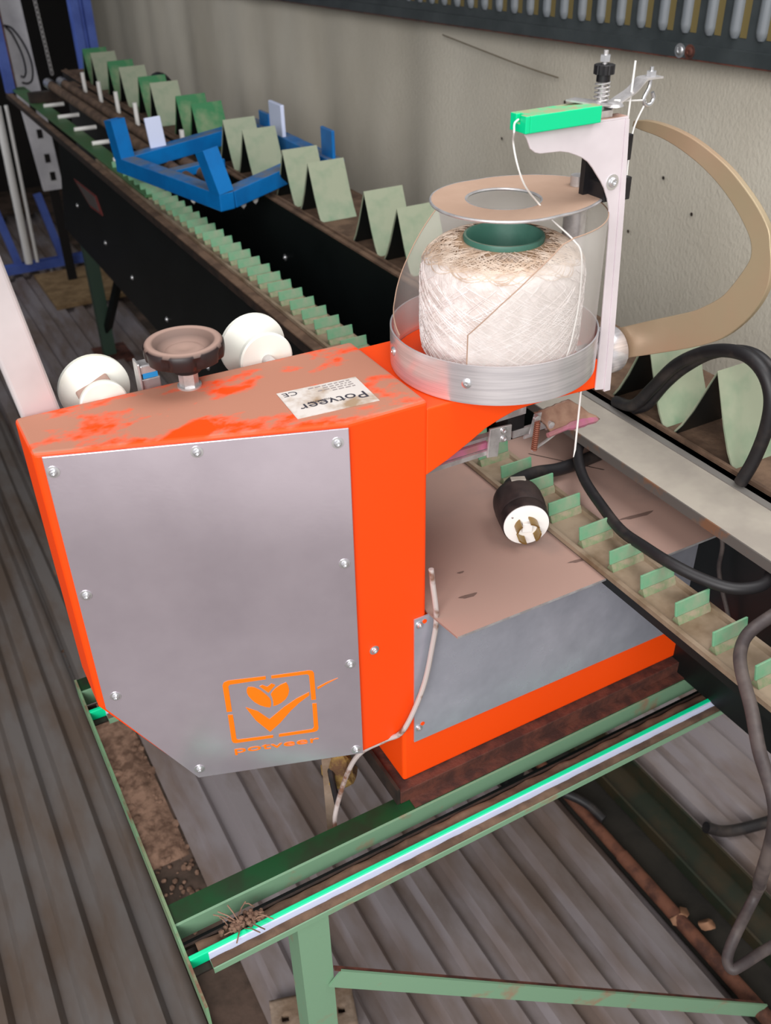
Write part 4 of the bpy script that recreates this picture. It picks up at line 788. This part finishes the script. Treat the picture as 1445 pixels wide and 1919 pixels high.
def hollow(p, q_, w=0.036):
    p = Vector(p); q_ = Vector(q_); d = (q_-p).normalized(); bm = B(); t = 0.003
    s = d.cross(dNL).normalized(); u = s.cross(d)
    def ring(c, a): return [bm.verts.new(c+s*x*a+u*y*a) for x, y in ((-1, -1), (1, -1), (1, 1), (-1, 1))]
    a0 = ring(p, w/2); a1 = ring(q_, w/2); b1 = ring(q_, w/2-t); b0 = ring(p+d*0.005, w/2-t)
    for X, Y in ((a0, a1), (a1, b1), (b1, b0)):
        for k in range(4): bm.faces.new((X[k], X[(k+1) % 4], Y[(k+1) % 4], Y[k]))
    bm.faces.new(a0); bm.faces.new(b0)
    return obj('upright', bm, 'blue', bf, smooth=0)
hollow(Lc+V(0.0, 0, 0.014), V(0.571, 2.335, 1.083)); hollow(Nc+V(0.0, 0, 0.014), V(0.652, 1.940, 1.082))
sq('upright_plate', (0.672, 2.352, 0.99), (0.668, 2.362, 1.072), 0.040, 0.008, 'bluelt', (0, 1, 0))
sq('upright_plate', (0.945, 2.25, 1.015), (0.945, 2.25, 1.092), 0.010, 0.075, 'bluelt', (0, 1, 0))
sq('stub', (0.952, 2.345, 1.015), (0.952, 2.345, 1.055), 0.008, 0.062, 'blue', (0, 1, 0)); sq('stub', (0.952, 1.985, 1.018), (0.952, 1.985, 1.080), 0.008, 0.058, 'blue', (0, 1, 0))
for p in ((0.72, 1.938, 0.9655), (0.755, 1.955, 0.9655), (0.64, 2.03, 0.9655)):
    bm = B(); lathe(bm, [(0.008, 0), (0.006, -0.008), (0.0, -0.016)], p, (0, 0, 1), 10); obj('foot_peg', bm, 'white', bf)
# dark coiled thing between flaps and wall
bm = B(); pts = [(0.955, 3.20+0.115*math.cos(a), 0.95+0.062*math.sin(a)) for a in [math.pi*i/16 for i in range(17)]]; tube(bm, pts, 0.018, 12); tag(obj('black_hose_loop', bm, 'black'), 'black hose hump behind the far green flaps', 'hose')

# ================================================================ FAR LEFT
st = thing('blue_stand', 'dark blue steel stand with white tubes at far left', 'stand', (0.6, 4.57, 0))
bm = B(); box(bm, 0.25, 0.900, 4.55, 4.59, 0.022, 0.062); obj('base_bar', bm, 'bluedk', st, smooth=0)
for x in (0.56, 0.762):
    bm = B(); bar(bm, (x, 4.57, 0.06), (x-0.05*1.0, 4.57, 0.36), 0.034, 0.03, (0, 1, 0)); obj('post', bm, 'bluedk', st, smooth=0)
for x in (0.602, 0.640):
    bm = B(); tube(bm, [(x, 4.53, 0.07), (x+0.02, 4.53, 0.75)], 0.017 if x < 0.62 else 0.008, 14); obj('white_tube', bm, 'white', st)
for x in (0.70, 0.885):
    bm = B(); tube(bm, [(x, 4.57, -0.016), (x, 4.57, 0.021)], 0.010, 10); obj('foot_bolt', bm, 'zinc', st)
bm = B(); box(bm, 0.584, 0.617, 3.915, 3.949, 0.8980, 1.6); tag(obj('blue_post', bm, 'bluedk', smooth=0), 'blue upright post standing on the far end of the conveyor', 'post')
wb = thing('white_board', 'tall white board with hanging black cable loop at the far left', 'board', (0.72, 4.34, 0))
bm = B(); prism(bm, [(0.706, 4.33, 0.43), (0.790, 4.33, 0.43), (0.762, 4.33, 1.6), (0.683, 4.33, 1.6), (0.683, 4.33, 0.84)], (0, 0, 0), (0, 0.02, 0)); obj('board_sheet', bm, 'whitebd', wb, smooth=0)
bm = B(); box(bm, 0.73, 0.77, 4.336, 4.35, -0.016, 0.5); obj('board_leg', bm, 'void', wb, smooth=0)
bm = B(); box(bm, 0.679, 0.686, 4.312, 4.33, 0.84, 1.6); obj('board_edge', bm, 'rustpipe', wb, smooth=0)
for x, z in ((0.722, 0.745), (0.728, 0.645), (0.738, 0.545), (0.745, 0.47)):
    bm = B(); box(bm, x, x+0.022, 4.327, 4.3295, z, z+0.035); obj('board_shadow_patch', bm, 'void', wb, smooth=0)  # dark squares painted in for shadows of pins on the board
bm = B()
for pts in ([(0.695, 1.07), (0.715, 1.04), (0.735, 0.97), (0.737, 0.91), (0.725, 0.885), (0.712, 0.89)], [(0.69, 1.075), (0.72, 1.06), (0.752, 1.0), (0.765, 0.93), (0.755, 0.875), (0.735, 0.86), (0.712, 0.865)]):
    tube(bm, spline([(x, 4.322, z) for x, z in pts], 5), 0.0035, 6)
obj('cable', bm, 'black', wb)
bm = B(); box(bm, 0.930, 0.960, 4.18, 4.24, -0.016, 1.7); box(bm, 0.978, 1.010, 4.18, 4.24, -0.016, 1.7); box(bm, 0.960, 0.978, 4.205, 4.215, -0.016, 1.7); tag(obj('steel_column', bm, 'bluedk', smooth=0), 'pale blue steel column rising behind the far green flaps', 'column')
ch = thing('hanging_chain', 'thin grey chain hanging in front of the dark back wall', 'chain', (0.89, 4.6, 0.84))
bm = B(); tube(bm, [(0.012*math.cos(a)*0.45, 0, 0.0125*math.sin(a)) for a in [2*math.pi*i/12 for i in range(12)]], 0.0022, 6, closed=True); bm.transform(Matrix.Translation((0.89, 4.6, 0.85))); l0 = obj('link', bm, 'steel', ch)
for i in range(1, 38):
    o = l0.copy(); COL.objects.link(o); o.parent = ch; o.matrix_parent_inverse = l0.matrix_parent_inverse.copy(); o.location = (-0.0007*i, 0, 0.0185*i)
bm = B(); box(bm, 0.606, 0.918, 4.05, 4.50, 0.004, 0.024); tag(obj('chipboard_sheet', bm, 'wood', smooth=0, bevel=0.002), 'tan chipboard offcut lying on the ground beneath the far conveyor leg', 'board')
